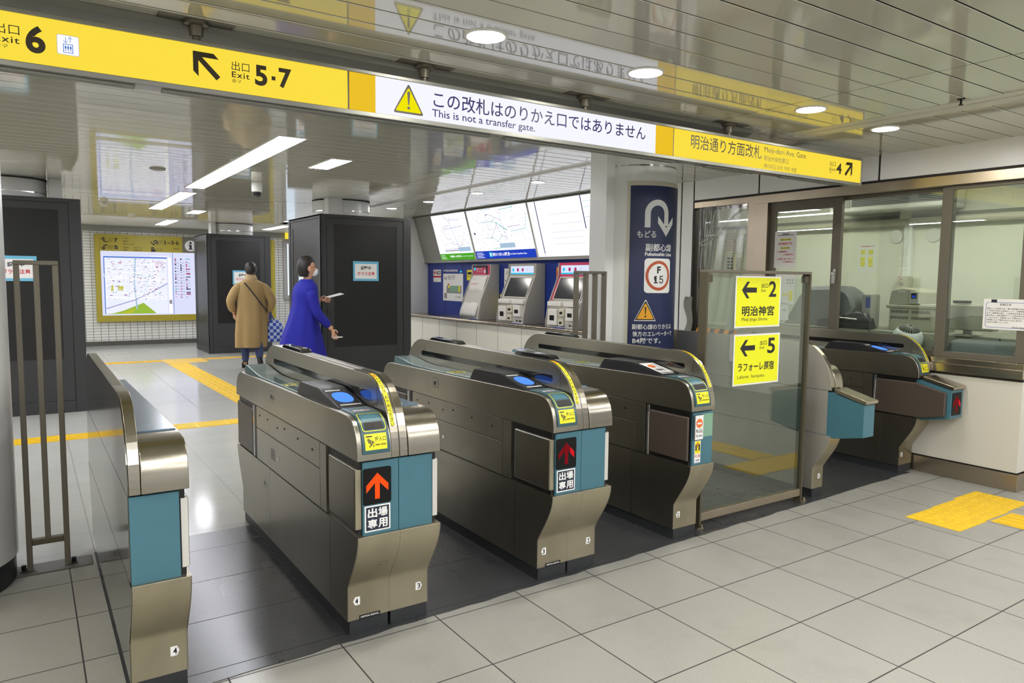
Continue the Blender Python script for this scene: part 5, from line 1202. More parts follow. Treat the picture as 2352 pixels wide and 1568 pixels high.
poster(5.14, 4.90, 1.23, 1.47, 'yellow notice on the blue wall behind the railing', [('t', '新紙幣', .1, .9, .6, .85, 0, .03), ('t', '使えます', .1, .9, .2, .45, 0, .03)], 'yellow_sticker')
# ================================================================ OFFICE INTERIOR
def office_lamp(x, y, label):
    t = thing('office_light', label, 'ceiling light', (x, y, 2.58), 0, 'office strip lights')
    m = MB(); m.box(-.11, .11, -.63, .63, -.03, 0); obj('case', m, 'white_paint', t, bevel=.004)
    m = MB(); m.box(-.09, .09, -.60, .60, -.034, -.03); obj('diffuser', m, 'lamp_office', t, sm=0)
office_lamp(3.45, 2.2, 'office strip light above the wall telephone'); office_lamp(3.45, .30, 'office strip light in the middle of the office')
m = MB(); m.box(XW+.13, 3.18, -.38, 3.0, .88, .92); tag(obj('office_desk', m, 'desk', bevel=.003), 'long grey desk along the inside of the office windows', 'desk')
m = MB(); m.box(3.2, 3.95, -.38, 2.4, 0, 1.095); tag(obj('low_cabinet', m, 'desk', bevel=.004), 'long low office cabinet carrying the printer, behind the desk', 'cabinet')
for o_ in (bpy.data.objects['office_desk'],):
    for x, y in ((XW+.16, -.34), (3.14, -.34), (XW+.16, 2.95), (3.14, 2.95)):
        m = MB(); m.box(x-.02, x+.02, y-.02, y+.02, 0, .88); obj('leg', m, 'desk', o_, sm=0)
# air conditioner
t = thing('air_conditioner', 'large ceiling-hung air conditioner with dark louvres at the back of the office', 'air conditioner', (4.0, .72, 2.27))
m = MB(); m.box(0, .36, 0, 1.22, 0, .26); obj('housing', m, 'white_paint', t, bevel=.025, seg=3)
m = MB(); m.box(-.004, .01, .02, .96, .055, .245); obj('grille', m, 'navy_plate', t, sm=0)
m = MB()
for i in range(11): m.box(-.010, .008, .02, .96, .060+i*.017, .0665+i*.017)
obj('louvres', m, 'machine_grey', t, sm=0)
m = MB(); m.box(-.006, .01, .975, 1.19, .05, .25); obj('side_cover', m, 'machine_grey', t, bevel=.004)
m = MB(); m.cyl((4.33, -.39, 2.165), (4.33, 3.88, 2.165), .038, 16)
tag(obj('ceiling_pipe', m, 'beige_box', sm=40), 'thick cream pipe running along the back wall of the office', 'pipe')
t = thing('conduit_switch', 'grey switch box with vertical conduit on the office back wall', 'switch box', (4.36, 1.20, 1.48))
m = MB(); m.box(-.05, .04, 0, .115, 0, .125); obj('box', m, 'beige_box', t, bevel=.004)
m = MB(); m.cyl((-.05, .075, .05), (-.065, .075, .05), .018, 16); obj('knob', m, 'chrome', t, bevel=.002)
m = MB(); m.cyl((-.05, .075, .09), (-.054, .075, .09), .006, 10); obj('red_lamp', m, 'red_ink', t, sm=30)
m = MB(); m.box(.0, .04, .02, .10, .125, .70); obj('conduit', m, 'white_panel', t, bevel=.004)
for y, zz in ((1.40, 2.02), (1.02, 2.02)):
    m = MB(); m.lathe([(.075, 0), (.070, .012), (.04, .02)], (0, 0, 0), 24)
    q = obj('wall_speaker', m, 'white_paint', None, (4.398, y, zz), sm=40); q.rotation_euler = (0, -PI/2, 0); tag(q, 'round cream speaker on the office wall, %s of the conduit' % ('left' if y > 1.3 else 'right'), 'speaker')
pf = sideface(4.396, 0)
poster(1.82, 1.60, 1.65, 1.96, 'white sheet with two columns of yellow boxes on the office wall', [('t', '駅務機器連絡先一覧', .15, .85, .88, .92, 1)]+[('r', a, a+.24, .2+i*.085, .26+i*.085, 3) for a in (.15, .56) for i in range(7) if i not in (4,)], f=pf)
poster(3.70, 3.42, 1.90, 2.14, 'white sheet with red writing on the office wall above the telephone', [('t', ('お客様へのご案内', '駅係員よりお願い', '遅延証明書について')[i % 3], .12+.1*(i % 2), .8, .12+i*.12, .17+i*.12, 1) for i in range(7)], f=pf)
poster(3.79, 3.47, 1.66, 1.87, 'white sheet with small blue tables left of the wall telephone', [('r', .5+.2*(i % 2), .64+.2*(i % 2), .15+.2*(i//2), .27+.2*(i//2), 4) for i in range(8)], f=pf)
poster(3.19, 3.09, 1.70, 2.02, 'narrow white sheet on the office wall right of the telephone', [('t', '内線番号', .2, .8, .6, .66, 2)], f=pf)
t = thing('wall_telephone', 'cream wall telephone with hanging handset at the left end of the office', 'telephone', (4.39, 3.30, 1.68))
m = MB(); m.box(-.06, 0, 0, .11, 0, .16); obj('body', m, 'beige_box', t, bevel=.008)
m = MB(); m.tube([(-.08, .135, .0), (-.09, .14, .10), (-.08, .135, .20)], [.022, .018, .024], 10); m.cyl((-.085, .135, .0), (-.06, .135, -.01), .026, 12); m.cyl((-.085, .135, .2), (-.06, .135, .21), .026, 12); obj('handset', m, 'cream_phone', t, sm=50)
m = MB(); m.cyl((-.01, .06, .16), (-.01, .06, .5), .003, 6); obj('cord', m, 'black_plastic', t, sm=30)
# sheets hung on the inside of the windows
gf = sideface(2.752, 0)
poster(1.692, 1.452, 1.665, 2.012, 'long white poster with yellow marked headings hung inside the office window', [('r', .14, .86, .885, .91, 2), ('r', .34, .66, .89, .95, 2), ('r', .24, .76, .75, .80, 3), ('t', '誤扱防止の徹底', .26, .74, .755, .795, 0), ('t', '締金相違の撲滅', .18, .82, .63, .70, 1, .02), ('r', .3, .7, .52, .57, 3), ('t', '重点目標', .32, .68, .525, .565, 0), ('t', '1. 多額紙幣の', .12, .6, .42, .47, 1), ('t', '入力相違の防止', .42, .92, .34, .39, 1), ('t', '2.「駅処理」及び「送付」の', .1, .92, .22, .27, 1), ('t', '入力相違の防止', .42, .92, .14, .19, 1)], f=gf)
poster(1.66, 1.45, 1.32, 1.60, 'white sheet with marks table on the office window behind the glass screen', [('c', .62+.13*(i % 3), .72+.10*(i//3), .008, 2) for i in range(6)]+[('r', .72, .9, .12, .45, 3), ('r', .35, .65, .3, .36, 3)], f=gf)
poster(1.60, 1.505, 1.165, 1.325, 'small white card on the office window beside the covered machine', [('t', 'できます。', .2, .8, .55, .65, 0)], f=gf)
t = poster(-.195, -.52, 1.192, 1.42, 'white notice with blue rounded border taped to the right window', [('t', 'お知らせ', .34, .58, .78, .86, 0), ('r', .16, .28, .88, .98, 4)]+[('t', s, .08, .97 if i < 6 else .55, .66-i*.075, .71-i*.075, 0, .0) for i, s in enumerate(('東京メトロ各駅では、電力使用量の抑制を進め', 'へき地及び防災の取組みとして、必要照度を保ち', 'がら一部照明の消灯、ご利用状況を踏まえたエス', '機の停止、内照式案内サインの消灯等の取り組み', 'しております。お客様にはご不便をおかけいたし', 'お客様にはご不便をおかけいたしますが、ご理解', 'ご協力をお願いいたします。'))]+[('t', '東京地下鉄株式会社', .62, .97, .06, .11, 0, .0)], f=sideface(2.744, 0))
m = MB(); k = sideface(2.743, 0); m.ring(k, rrect(.20+.012, .52-.004, 1.205, 1.395, .02), rrect(.20+.0145, .52-.006, 1.2075, 1.3925, .018), 0); o = obj('printed_border', m, 'blue_strip', t, sm=0, recalc=False); o.location = -t.location
# covered machine under a grey cloth
def cover(name, label, x0, x1, prof, z0, k, folds=.02, seed=1):
    random.seed(seed); m = MB(); n = len(prof); rings = []
    for i in range(13):
        a = i/12; x = x0+(x1-x0)*a; e = 1-.10*(2*a-1)**4
        rings.append([(x+folds*.5*math.sin(j*2.1+i), y+folds*math.sin(i*1.9+j*.7)*(1-(z-z0)/.6), z0+(z-z0)*e) for j, (y, z) in enumerate(prof)])
    m.loft(rings, 0); return tag(obj(name, m, k, sm=50), label, 'covered machine')
cover('covered_machine', 'tall machine under a grey dust cover behind the office window', 3.36, 3.70, [(1.98, 1.10), (1.90, 1.24), (1.80, 1.42), (1.755, 1.475), (1.70, 1.49), (1.50, 1.498), (1.385, 1.495), (1.33, 1.46), (1.28, 1.42), (1.25, 1.30), (1.30, 1.22), (1.31, 1.10)], 1.10, 'grey_cover', .018)
m = MB(); m.box(3.45, 3.62, 1.10, 1.19, 1.10, 1.42); tag(obj('grey_box', m, 'machine_grey', bevel=.01), 'narrow grey box with blue label right of the covered machine', 'box')
m = MB(); m.box(-.003, .0, 0, .045, 0, .10); o = obj('blue_label', m, 'blue_item', bpy.data.objects['grey_box'], (3.448, 1.102, 1.29), sm=0)
cover('covered_machine', 'low machine under a glossy black dust cover left of the printer', 3.21, 3.33, [(1.50, 1.10), (1.50, 1.17), (1.36, 1.19), (1.18, 1.235), (1.10, 1.265), (1.04, 1.25), (1.01, 1.19), (.99, 1.20), (.965, 1.10)], 1.10, 'black_plastic', .012)
m = MB(); m.cyl((3.2, 1.36, 1.20), (3.2, 1.08, 1.185), .008, 10); tag(obj('metal_rod', m, 'chrome', sm=40), 'thin shiny rod lying in front of the black covered machine', 'rod')
# printer
t = thing('printer', 'large beige office printer with small blue screen in the office', 'printer', (3.4, .47, 1.096))
m = MB(); m.box(0, .42, .02, .42, 0, .205); obj('lower_body', m, 'printer', t, bevel=.008)
m = MB(); f = sideface(-.0015, 0)
for r in range(2):
    for g_ in range(2):
        for i in range(18): m.rect(f, -.40+g_*.19+i*.0092, -.3955+g_*.19+i*.0092, .16-r*.055, .185-r*.055)
obj('vent_slots', m, 'black', t, sm=0)
m = MB(); m.box(-.02, .42, -.02, .445, .205, .235); obj('paper_tray', m, 'printer', t, bevel=.01)
m = MB(); m.prism([(.155, .236), (.155, .355), (.20, .376), (.34, .392), (.42, .365), (.44, .25), (.44, .236)], 'x', .02, .40); u = obj('upper_body', m, 'printer', t, bevel=.012, seg=3)
m = MB(); m.box(-.001, .04, .158, .235, .25, .355); obj('front_cover', m, 'machine', u, bevel=.004)
m = MB(); m.rect(sideface(-.003, 0), -.222, -.175, .295, .345, 0); m.rect(sideface(-.0036, 0), -.212, -.185, .302, .325, 1); obj('screen', m, ['black', 'e_blue_s'], u, sm=0, recalc=False)
m = MB(); m.box(0.0, .25, -.03, .14, .236, .246); tag(obj('paper_stack', m, 'paper', None, (3.4, .47, 1.096), bevel=.001), 'small stack of paper on the right of the printer', 'paper')
m = MB(); m.lathe([(.045, 0), (.05, .1)], (0, 0, 0), 16); q = obj('pen_holder', m, 'beige_box', None, (3.55, .50, 1.345), sm=40); tag(q, 'pen holder with scissors on the printer top', 'pen holder')
for i, (dx, dy, k) in enumerate(((0, .02, 'green_item'), (.01, -.02, 'white_paint'), (-.01, -.05, 'blue_item'))):
    m = MB(); m.tube([(0, 0, .02), (dx, dy, .17)], [.010, .014], 8); tag(obj('pen', m, k, None, (3.55, .50, 1.345), sm=40), ('green handled tool standing in the pen holder', 'white pen standing in the pen holder', 'blue pen leaning out of the pen holder')[i], 'pen')
# white globe-shaped fan
t = thing('desk_fan', 'white round fan with black grille looking over the right ticket gate', 'fan', (3.06, .53, .9205))
m = MB(); m.lathe([(.07, 0), (.07, .02), (.03, .03), (.025, .07)], (0, 0, 0), 20); obj('base', m, 'fan_white', t, sm=40)
m = MB(); R = .125
m.lathe([(R*math.cos(a), R*math.sin(a)) for a in [math.radians(d) for d in range(-85, 46, 10)]], (0, 0, 0), 32); b = obj('body', m, 'fan_white', t, (0, 0, .13), sm=60); b.rotation_euler = (.3, -.25, 0)
m = MB(); m.lathe([(R*.99*math.cos(a), R*.99*math.sin(a)) for a in [math.radians(d) for d in range(46, 90, 6)]], (0, 0, 0), 32); g_ = obj('grille', m, 'black_plastic', b, sm=60)
m = MB()
for i in range(24):
    a = 2*PI*i/24; m.tube([(R*1.005*math.cos(e)*math.cos(a), R*1.005*math.cos(e)*math.sin(a), R*1.005*math.sin(e)) for e in [math.radians(d) for d in (46, 58, 70, 84)]], .0022, 5)
obj('grille_bars', m, 'machine_grey', b, sm=40)
# payment console seen from behind, monitor, odds and ends on the desk
t = thing('console', 'dark grey desk console close behind the right window', 'console', (2.88, -.37, .92))
m = MB(); m.prism([(0, 0), (.0, .10), (.03, .145), (.16, .165), (.24, .10), (.24, 0)], 'y', 0, .48); obj('body', m, 'grey_cover', t, bevel=.006)
t = thing('monitor', 'beige monitor seen from behind near the right window', 'monitor', (3.25, .0, 1.096))
m = MB(); m.box(-.12, .12, .06, .20, .0, .015); obj('foot', m, 'machine', t, bevel=.004)
m = MB(); m.box(-.02, .02, .10, .16, .01, .10); obj('stand', m, 'machine', t, bevel=.004)
m = MB(); m.prism([(-.10, .05), (-.13, .26), (.0, .27), (.02, .05)], 'y', -.10, .26); obj('case', m, 'printer', t, bevel=.012)
m = MB(); m.box(-.09, -.03, .10, .22, .272, .295); obj('top_device', m, 'black_plastic', t, bevel=.003)
for i, pts in enumerate(([(3.15, .45, .928), (3.15, .35, .97), (3.15, .25, .985), (3.15, .1, .985), (3.15, -.1, .93)], [(3.17, .30, 1.10), (3.15, .31, 1.08), (3.13, .33, .99), (3.1, .37, .93)], [(3.18, .95, 1.09), (3.15, .92, 1.06), (3.1, .88, .94), (3.0, .8, .928)], [(3.16, -.15, 1.09), (3.15, -.18, 1.02), (3.15, -.34, .93)])):
    P5 = []
    for a, b in zip(pts, pts[1:]):
        for q in range(4): P5.append(Vector(a).lerp(Vector(b), q/4))
    P5.append(Vector(pts[-1])); m = MB(); m.tube(P5, .007, 8); tag(obj('cable', m, 'cable', sm=50), ('black cable lying over the desk behind the right window', 'black cable hanging from the monitor', 'black cables behind the black covered machine', 'thin black cable running towards the console')[i], 'cable')
t = thing('parts_tray', 'cream tray of small metal parts on the desk behind the striped barrier', 'tray', (3.05, 2.40, .92))
m = MB(); m.box(-.09, .09, 0, .23, 0, .01); m.box(-.09, -.08, 0, .23, 0, .07); m.box(.08, .09, 0, .23, 0, .07); m.box(-.08, .08, 0, .01, 0, .07); m.box(-.08, .08, .22, .23, 0, .07); obj('tray', m, 'beige_box', t, bevel=.002)
random.seed(4); m = MB()
for i in range(7): a, b = random.uniform(-.05, .05), random.uniform(.03, .18); m.box(a, a+.03, b, b+.03, .01, .05+.03*random.random())
obj('small_parts', m, 'machine_grey', t, bevel=.002)
m = MB(); m.prism([(.0, 0), (.05, .18), (.055, .18), (.02, 0)], 'y', 0, .22); tag(obj('white_easel', m, 'paper', None, (3.2, 2.42, .921), bevel=.002), 'tilted white board standing behind the parts tray', 'board')
m = MB(); m.box(0, .2, 0, .26, 0, .13); o = obj('desk_machine', m, 'beige_box', None, (3.3, 2.78, 1.0), bevel=.03, seg=3); tag(o, 'rounded cream machine at the left end of the office desk', 'machine'); o.location.z = .92
m = MB(); m.lathe([(.05, 0), (.06, .05), (.05, .09), (.02, .1)], (0, 0, 0), 14); tag(obj('cloth_bundle', m, 'green_item', None, (3.1, 2.74, .921), sm=60), 'folded pale green cloth on the desk beside the cream machine', 'cloth')
t = thing('striped_barrier', 'orange and black striped bar along the bottom of the vinyl covered window', 'barrier bar', (2.71, 2.0, .98))
m = MB(); n = 10
for i in range(n):
    a, b = .62-i*.062, .62-(i+1)*.062; m.prism([(a, 0), (a-.03, .055), (b-.03, .055), (b, 0)], 'x', -.006, .0, i % 2)
obj('bar', m, ['stripe_o', 'black'], t, sm=0)
# vinyl sheet taped over the left opening
t = thing('vinyl_curtain', 'clear vinyl sheet bunched and taped over the left office window', 'curtain', (2.735, 2.2, .98))
def sheet(name, pts_top, pts_bot, k, n=24, amp=.012, fr=9):
    m = MB(); rings = []
    for i in range(13):
        v = i/12
        rings.append([(amp*math.sin(fr*j/n*2*PI*.5+v*3)*(1-.3*v), pts_top[0]+(pts_top[1]-pts_top[0])*j/n+((pts_bot[0]+(pts_bot[1]-pts_bot[0])*j/n)-(pts_top[0]+(pts_top[1]-pts_top[0])*j/n))*v**1.3, 1.36*(1-v)) for j in range(n+1)])
    m.loft(rings, 0, closed=False, caps=False); return obj(name, m, k, t, sm=70, recalc=False)
sheet('bunched_sheet', (.44, .18), (.42, .34), 'vinyl_grey', 24, .018, 14); sheet('clear_sheet', (.20, -.28), (.30, -.25), 'vinyl', 24, .006, 4)
m = MB(); pts = [(-.012, .42, 1.20), (-.014, .25, .98), (-.014, .40, .93), (-.014, .30, .94), (-.014, .10, 1.10), (-.014, -.02, 1.22), (-.012, -.12, 1.28), (-.012, -.2, 1.25)]
P5 = []
for a, b in zip(pts[2:], pts[3:]):
    for q in range(5): P5.append(Vector(a).lerp(Vector(b), q/5))
P5.append(Vector(pts[-1])); m.tube(P5, .003, 6); m.tube([(-.013, .42, .95), (-.013, .3, 1.0), (-.013, .2, 1.30)], .003, 6); obj('white_cord', m, 'white_paint', t, sm=50)
m = MB()
for y0, y1, z0, z1 in ((.30, .36, 1.30, 1.40), (.05, .13, 1.32, 1.38), (-.26, -.2, 1.24, 1.38), (-.30, -.27, .6, 1.2)): m.box(-.004, -.002, y0, y1, z0, z1)
obj('tape', m, 'grey_panel', t, sm=0)
m = MB(); rings = []
for i in range(9):
    v = i/8; rings.append([(2.70+.012*math.sin(j*1.3+i*.8)-.01, 2.66+.10*j/8+.02*math.sin(i*.9), 1.36-.42*v) for j in range(9)])
m.loft(rings, 0, closed=False, caps=False); tag(obj('grey_plastic_scrap', m, 'grey_panel', sm=60, recalc=False), 'crumpled grey plastic taped to the wall edge left of the glass screen', 'plastic sheet')
# ================================================================ PEOPLE
def skinned(name, nodes, edges, root, k, parent, sub=2, loc=None):
    ids = list(nodes); me = bpy.data.meshes.new(name); me.from_pydata([nodes[i][0] for i in ids], [(ids.index(a), ids.index(b)) for a, b in edges], [])
    o = bpy.data.objects.new(name, me); COL.objects.link(o)
    s = o.modifiers.new('skin', 'SKIN'); s.use_smooth_shade = True
    for i, d in zip(ids, me.skin_vertices[0].data):
        r = nodes[i][1]; d.radius = r if isinstance(r, tuple) else (r, r); d.use_root = i == root
    if sub: b = o.modifiers.new('sub', 'SUBSURF'); b.levels = sub; b.render_levels = sub
    dg = bpy.context.evaluated_depsgraph_get(); nm = bpy.data.meshes.new_from_object(o.evaluated_get(dg)); bpy.data.objects.remove(o); nm.name = name
    nm.materials.clear(); nm.materials.append(M_[k])
    for p in nm.polygons: p.use_smooth = True
    o = bpy.data.objects.new(name, nm); COL.objects.link(o); o.parent = parent
    return o
def hand(parent, wrist, d, side, k='skin', curl=.5, palm=None):
    """palm and five bent fingers growing along d; side = direction of the thumb"""
    w, d = Vector(wrist), Vector(d).normalized(); s = Vector(side); s = (s-d*s.dot(d)).normalized(); n = d.cross(s)
    N = {'w': (w, .024), 'p': (w+d*.045, (.030, .020)), 'k': (w+d*.085, (.036, .016))}; E = [('w', 'p'), ('p', 'k')]
    for i, (off, L) in enumerate(((.030, .062), (.011, .070), (-.010, .066), (-.029, .052))):
        b = w+d*.088+s*off; c1 = b+d*L*.45+n*L*.18*curl; c2 = b+d*L*.75+n*L*.55*curl; c3 = b+d*L*.85+n*L*.85*curl
        f = 'f%d' % i; N[f+'a'] = (b+d*.008, .0095); N[f+'b'] = (c1, .0092); N[f+'c'] = (c2, .0085); N[f+'d'] = (c3, .0075); E += [('k', f+'a'), (f+'a', f+'b'), (f+'b', f+'c'), (f+'c', f+'d')]
    N['ta'] = (w+d*.035+s*.036, .012); N['tb'] = (w+d*.062+s*.055+n*.01, .0105); N['tc'] = (w+d*.088+s*.052+n*.022*curl, .009); E += [('p', 'ta'), ('ta', 'tb'), ('tb', 'tc')]
    return N, E
def join(N, E, N2, E2, pre, at):
    for a, b in N2.items(): N[pre+a] = b
    E += [(pre+a, pre+b) for a, b in E2]; E.append((at, pre+'w'))
def ellipse_rings(rings, n=28, wob=0, fn=None):
    out = []
    for i, (cx, cy, z, rx, ry) in enumerate(rings):
        r = []
        for j in range(n):
            a = 2*PI*j/n; q = 1+wob*(.6*math.sin(a*5+i*.12)+.4*math.sin(a*9+1-i*.05))*(i/len(rings))**1.3; r.append((cx+rx*q*math.cos(a), cy+ry*q*math.sin(a), z))
        out.append(r)
    return out
def fine(rings, k=3):
    out = []
    for a, b in zip(rings, rings[1:]):
        for i in range(k): out.append(tuple(x+(y-x)*i/k for x, y in zip(a, b)))
    return out+[rings[-1]]

# person in the beige coat, seen from behind, walking away
pb = thing('person', 'person in long beige coat seen from behind, bag strap across the back', 'person', (-.20, 9.65, 0), -.10)
N = {'pel': ((0, 0, .96), .13), 'wst': ((0, 0, 1.10), .12), 'chs': ((0, .01, 1.30), .12), 'nb': ((0, .0, 1.47), .055), 'nt': ((0, .01, 1.54), .05), 'hd1': ((0, .015, 1.60), (.072, .085)), 'hd2': ((0, .01, 1.68), (.076, .092)), 'hd3': ((0, .0, 1.745), (.05, .065))}
E = [('pel', 'wst'), ('wst', 'chs'), ('chs', 'nb'), ('nb', 'nt'), ('nt', 'hd1'), ('hd1', 'hd2'), ('hd2', 'hd3')]
for s, nm in ((-1, 'l'), (1, 'r')):
    fy = .10 if s < 0 else -.05
    N.update({nm+'sh': ((s*.15, 0, 1.385), .05), nm+'el': ((s*.325, -.03, 1.13), .042), nm+'wr': ((s*.27, .05, .93), .032), nm+'hp': ((s*.09, 0, .90), .085), nm+'kn': ((s*.10, fy*.9, .50), .052), nm+'an': ((s*.10, fy*(.8 if s < 0 else 2.2), .10 if s < 0 else .15), .034), nm+'to': ((s*.11, fy*.8+(.13 if s < 0 else -.10), .04 if s < 0 else .055), .035)})
    E += [('chs', nm+'sh'), (nm+'sh', nm+'el'), (nm+'el', nm+'wr'), ('pel', nm+'hp'), (nm+'hp', nm+'kn'), (nm+'kn', nm+'an'), (nm+'an', nm+'to')]
    N2, E2 = hand(pb, (s*.27, .05, .93), (-s*.15, .1, -1), (0, 1, 0), curl=.9); join(N, E, N2, E2, nm+'h_', nm+'wr')
skinned('body', N, E, 'pel', 'skin', pb)
R = fine([(0, 0, 1.50, .075, .07), (0, 0, 1.465, .13, .09), (0, 0, 1.425, .205, .11), (0, 0, 1.36, .235, .125), (0, -.01, 1.22, .232, .135), (0, -.01, 1.02, .235, .15), (-.005, 0, .80, .25, .175), (-.01, .01, .58, .262, .19), (-.02, .02, .36, .25, .185)])
m = MB(); rg = ellipse_rings(R, 64, .12); m.loft(rg, 0)
ct = obj('coat', m, 'coat_beige', pb, sm=70)
for s in (-1, 1):
    skinned('sleeve', {'a': ((s*.135, 0, 1.415), .080), 'b': ((s*.235, -.008, 1.31), .092), 'c': ((s*.335, -.035, 1.13), .082), 'd': ((s*.315, .0, 1.03), .068), 'e': ((s*.275, .045, .945), .062)}, [('a', 'b'), ('b', 'c'), ('c', 'd'), ('d', 'e')], 'a', 'coat_beige', pb)
m = MB(); m.loft(ellipse_rings(fine([(0, .0, 1.455, .10, .09), (0, 0, 1.49, .098, .095), (0, .005, 1.53, .088, .09), (0, .01, 1.56, .075, .082)]), 24, .05), 0); obj('scarf', m, 'scarf', pb, sm=70)
m = MB(); m.tube([(-.12, -.115, 1.43), (-.02, -.142, 1.30), (.10, -.150, 1.13), (.20, -.135, 1.00), (.245, -.06, .95)], .011, 8); obj('bag_strap', m, 'strap', pb, sm=50)
m = MB(); m.loft(ellipse_rings(fine([(0, -.01, 1.575, .070, .085), (0, -.02, 1.62, .090, .108), (0, -.01, 1.69, .092, .11), (0, 0, 1.74, .075, .09), (0, 0, 1.772, .03, .04)]), 24, .03), 0); obj('hair', m, 'hair', pb, sm=70)
for s in (-1, 1):
    fy = .10 if s < 0 else -.05
    skinned('trouser_leg', {'a': ((s*.10, fy*.8, .55), .085), 'b': ((s*.10, fy*.9, .38), .08), 'c': ((s*.10, fy*(.85 if s < 0 else 1.7), .20 if s < 0 else .24), .066), 'd': ((s*.10, fy*(.8 if s < 0 else 2.1), .095 if s < 0 else .155), .058)}, [('a', 'b'), ('b', 'c'), ('c', 'd')], 'a', 'trouser', pb)
    skinned('shoe', {'a': ((s*.10, fy*(.8 if s < 0 else 2.15), .13 if s < 0 else .19), .048), 'b': ((s*.10, fy*(.7 if s < 0 else 2.3), .05 if s < 0 else .12), .05), 'c': ((s*.11, fy*.8+(.10 if s < 0 else -.12), .045 if s < 0 else .075), .045), 'd': ((s*.11, fy*.8+(.17 if s < 0 else -.08), .038 if s < 0 else .05), .036)}, [('a', 'b'), ('b', 'c'), ('c', 'd')], 'b', 'shoe', pb)
# tote bag in the right hand
M_['tote'] = bpy.data.materials.new('tote'); M_['tote'].use_nodes = True
nt = M_['tote'].node_tree; b_ = nt.nodes['Principled BSDF']; tc = nt.nodes.new('ShaderNodeTexCoord'); ck = nt.nodes.new('ShaderNodeTexChecker'); mp = nt.nodes.new('ShaderNodeMapping'); mp.inputs['Scale'].default_value = (1, .01, 1)
nt.links.new(tc.outputs['Object'], mp.inputs[0]); nt.links.new(mp.outputs[0], ck.inputs['Vector']); ck.inputs['Scale'].default_value = 19; ck.inputs[1].default_value = (*lin('2a4fae'), 1); ck.inputs[2].default_value = (*lin('b9c4e4'), 1); nt.links.new(ck.outputs[0], b_.inputs['Base Color']); b_.inputs['Roughness'].default_value = .85
t = thing('tote_bag', 'blue and white checked cloth bag held by the person in beige', 'bag', (.18, 9.62, .44))
m = MB(); m.loft(ellipse_rings(fine([(0, 0, .0, .13, .06), (0, 0, .03, .16, .075), (0, 0, .18, .15, .065), (-.01, 0, .30, .11, .04), (-.03, 0, .36, .07, .025)]), 28, .06), 0); obj('bag_body', m, 'tote', t, sm=70)
m = MB(); m.tube([(-.08, 0, .34), (-.09, 0, .42), (-.075, .0, .49), (-.05, 0, .42), (.0, 0, .33)], .010, 8); obj('handle', m, 'blue_item', t, sm=50)

# person in blue walking to the right, seen from the side
pu = thing('person', 'person in long bright blue coat and face mask walking right, holding papers', 'person', (-.43, 6.12, 0), 0)
N = {'pel': ((0, 0, .98), .12), 'wst': ((.0, 0, 1.12), .105), 'chs': ((.01, 0, 1.31), .11), 'nb': ((.015, 0, 1.47), .05), 'nt': ((.035, 0, 1.545), .047), 'hd1': ((.055, 0, 1.60), (.082, .068)), 'hd2': ((.045, 0, 1.68), (.092, .074)), 'hd3': ((.03, 0, 1.755), (.066, .05)), 'ns': ((.150, 0, 1.635), .012), 'chin': ((.11, 0, 1.565), .030)}
E = [('pel', 'wst'), ('wst', 'chs'), ('chs', 'nb'), ('nb', 'nt'), ('nt', 'hd1'), ('hd1', 'hd2'), ('hd2', 'hd3'), ('hd1', 'chin'), ('hd2', 'ns')]
ARM = {-1: [(.0, -.155, 1.375), (.06, -.23, 1.10), (.25, -.22, .90)], 1: [(.03, .15, 1.375), (.02, .2, 1.14), (.20, .10, 1.235)]}
LEG = {-1: [(-.02, -.08, .92), (.05, -.085, .50), (.12, -.09, .10), (.25, -.09, .04)], 1: [(-.02, .08, .92), (-.06, .085, .50), (-.24, .09, .17), (-.17, .09, .07)]}
for s, nm in ((-1, 'n'), (1, 'f')):
    a, l = ARM[s], LEG[s]
    N.update({nm+'sh': (a[0], .05), nm+'el': (a[1], .040), nm+'wr': (a[2], .030), nm+'hp': (l[0], .085), nm+'kn': (l[1], .052), nm+'an': (l[2], .036), nm+'to': (l[3], .034)})
    E += [('chs', nm+'sh'), (nm+'sh', nm+'el'), (nm+'el', nm+'wr'), ('pel', nm+'hp'), (nm+'hp', nm+'kn'), (nm+'kn', nm+'an'), (nm+'an', nm+'to')]
N2, E2 = hand(pu, ARM[-1][2], (.35, .05, -.85), (.6, .2, .3), curl=.6); join(N, E, N2, E2, 'HN_', 'nwr')
N2, E2 = hand(pu, ARM[1][2], (1, -.15, .12), (0, -.3, 1), curl=.7); join(N, E, N2, E2, 'HF_', 'fwr')
skinned('body', N, E, 'pel', 'skin', pu)
for s in (-1, 1):
    m = MB(); m.lathe([(.001, -.006), (.0085, -.003), (.0095, 0), (.0085, .003), (.001, .006)], (.128, s*.034, 1.655), 12); obj('eye', m, 'ink', pu, sm=60)
    m = MB(); m.loft([[(.03+.022*math.cos(q)*(1-.2*abs(z)), s*(.072+.010*(z+1)), 1.635+.034*math.sin(q)) for q in [2*PI*i/14 for i in range(14)]] for z in (-1, 0, 1)], 0); obj('ear', m, 'skin', pu, sm=60)
R = fine([(.02, 0, 1.505, .07, .068), (.015, 0, 1.465, .10, .13), (.01, 0, 1.425, .13, .20), (.0, 0, 1.34, .15, .215), (-.01, 0, 1.18, .15, .195), (-.03, 0, 1.0, .185, .20), (-.05, 0, .8, .245, .22), (-.06, 0, .6, .30, .24), (-.06, 0, .42, .335, .25)])
m = MB(); m.loft(ellipse_rings(R, 64, .10), 0); obj('coat', m, 'coat_blue', pu, sm=70)
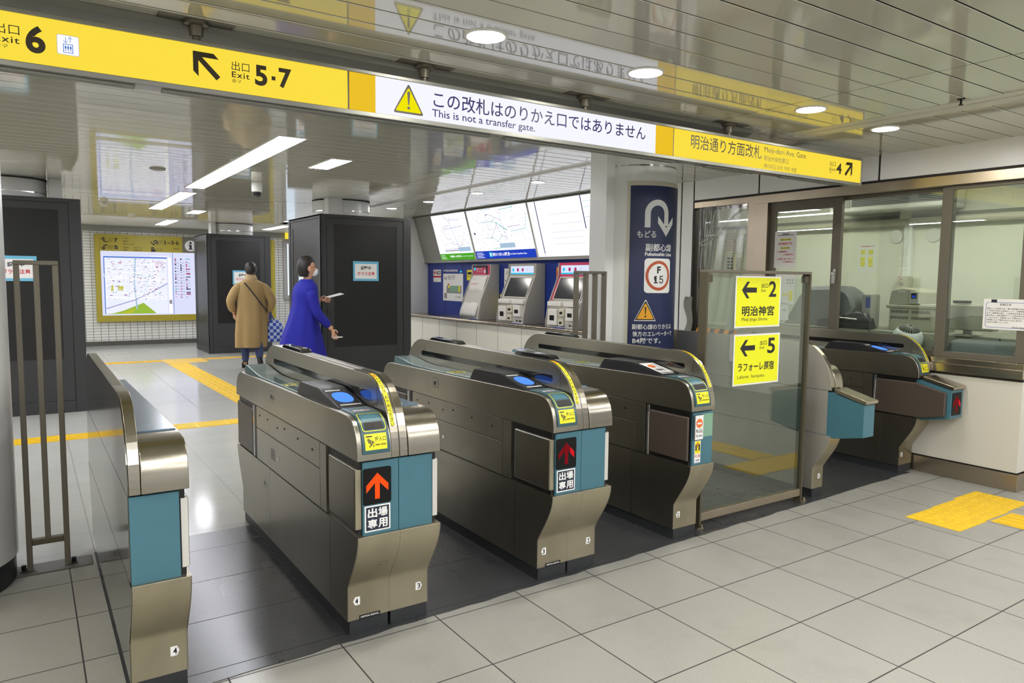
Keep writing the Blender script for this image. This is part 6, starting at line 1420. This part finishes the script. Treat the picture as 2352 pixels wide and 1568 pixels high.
for s in (-1, 1):
    a = [Vector(x) for x in ARM[s]]; skinned('sleeve', {'a': (a[0]+Vector((0, s*.03, .015)), .09), 'b': (a[0].lerp(a[1], .5), .08), 'c': (a[1], .068), 'd': (a[1].lerp(a[2], .55), .060), 'e': (a[1].lerp(a[2], .92), .052)}, [('a', 'b'), ('b', 'c'), ('c', 'd'), ('d', 'e')], 'a', 'coat_blue', pu)
m = MB(); m.loft(ellipse_rings(fine([(-.012, 0, 1.535, .055, .062), (-.014, 0, 1.60, .082, .082), (.0, 0, 1.67, .098, .088), (.018, 0, 1.73, .10, .080), (.02, 0, 1.775, .07, .055), (.02, 0, 1.793, .03, .025)]), 26, .03), 0); obj('hair', m, 'hair', pu, sm=70)
m = MB(); m.loft(ellipse_rings(fine([(.105, 0, 1.545, .030, .035), (.112, 0, 1.575, .050, .058), (.112, 0, 1.605, .053, .062), (.112, 0, 1.635, .045, .056)]), 22), 0); obj('face_mask', m, 'mask', pu, sm=70)
for s in (-1, 1):
    l = [Vector(x) for x in LEG[s]]; skinned('trouser_leg', {'a': (l[1]+Vector((0, 0, .15)), .085), 'b': (l[1], .078), 'c': (l[1].lerp(l[2], .85), .065)}, [('a', 'b'), ('b', 'c')], 'a', 'ink', pu)
    skinned('shoe', {'a': (l[2]+Vector((0, 0, .0)), .05), 'b': (l[2].lerp(l[3], .45)+Vector((-.01, 0, -.02 if s < 0 else 0)), .046), 'c': (l[3], .036)}, [('a', 'b'), ('b', 'c')], 'a', 'shoe', pu)
m = MB(); m.face([(0, -.04, 0), (.20, -.06, .05), (.19, .07, .06), (-.01, .06, .01)]); m.face([(.0, -.04, -.004), (-.01, .06, .006), (.19, .07, .056), (.20, -.06, .046)]); m.face([(0, -.04, 0), (0, -.04, -.004), (.20, -.06, .046), (.20, -.06, .05)])
tag(obj('papers', m, 'paper', None, (-.12, 6.20, 1.272), sm=0), 'white papers in the forward hand of the person in blue', 'papers')
m = MB(); m.box(-.07, .06, -.03, .03, -.006, .006); o = tag(obj('phone', m, 'machine_white', None, (-.10, 5.905, .79), bevel=.004), 'pale phone held low in the hand of the person in blue', 'phone')
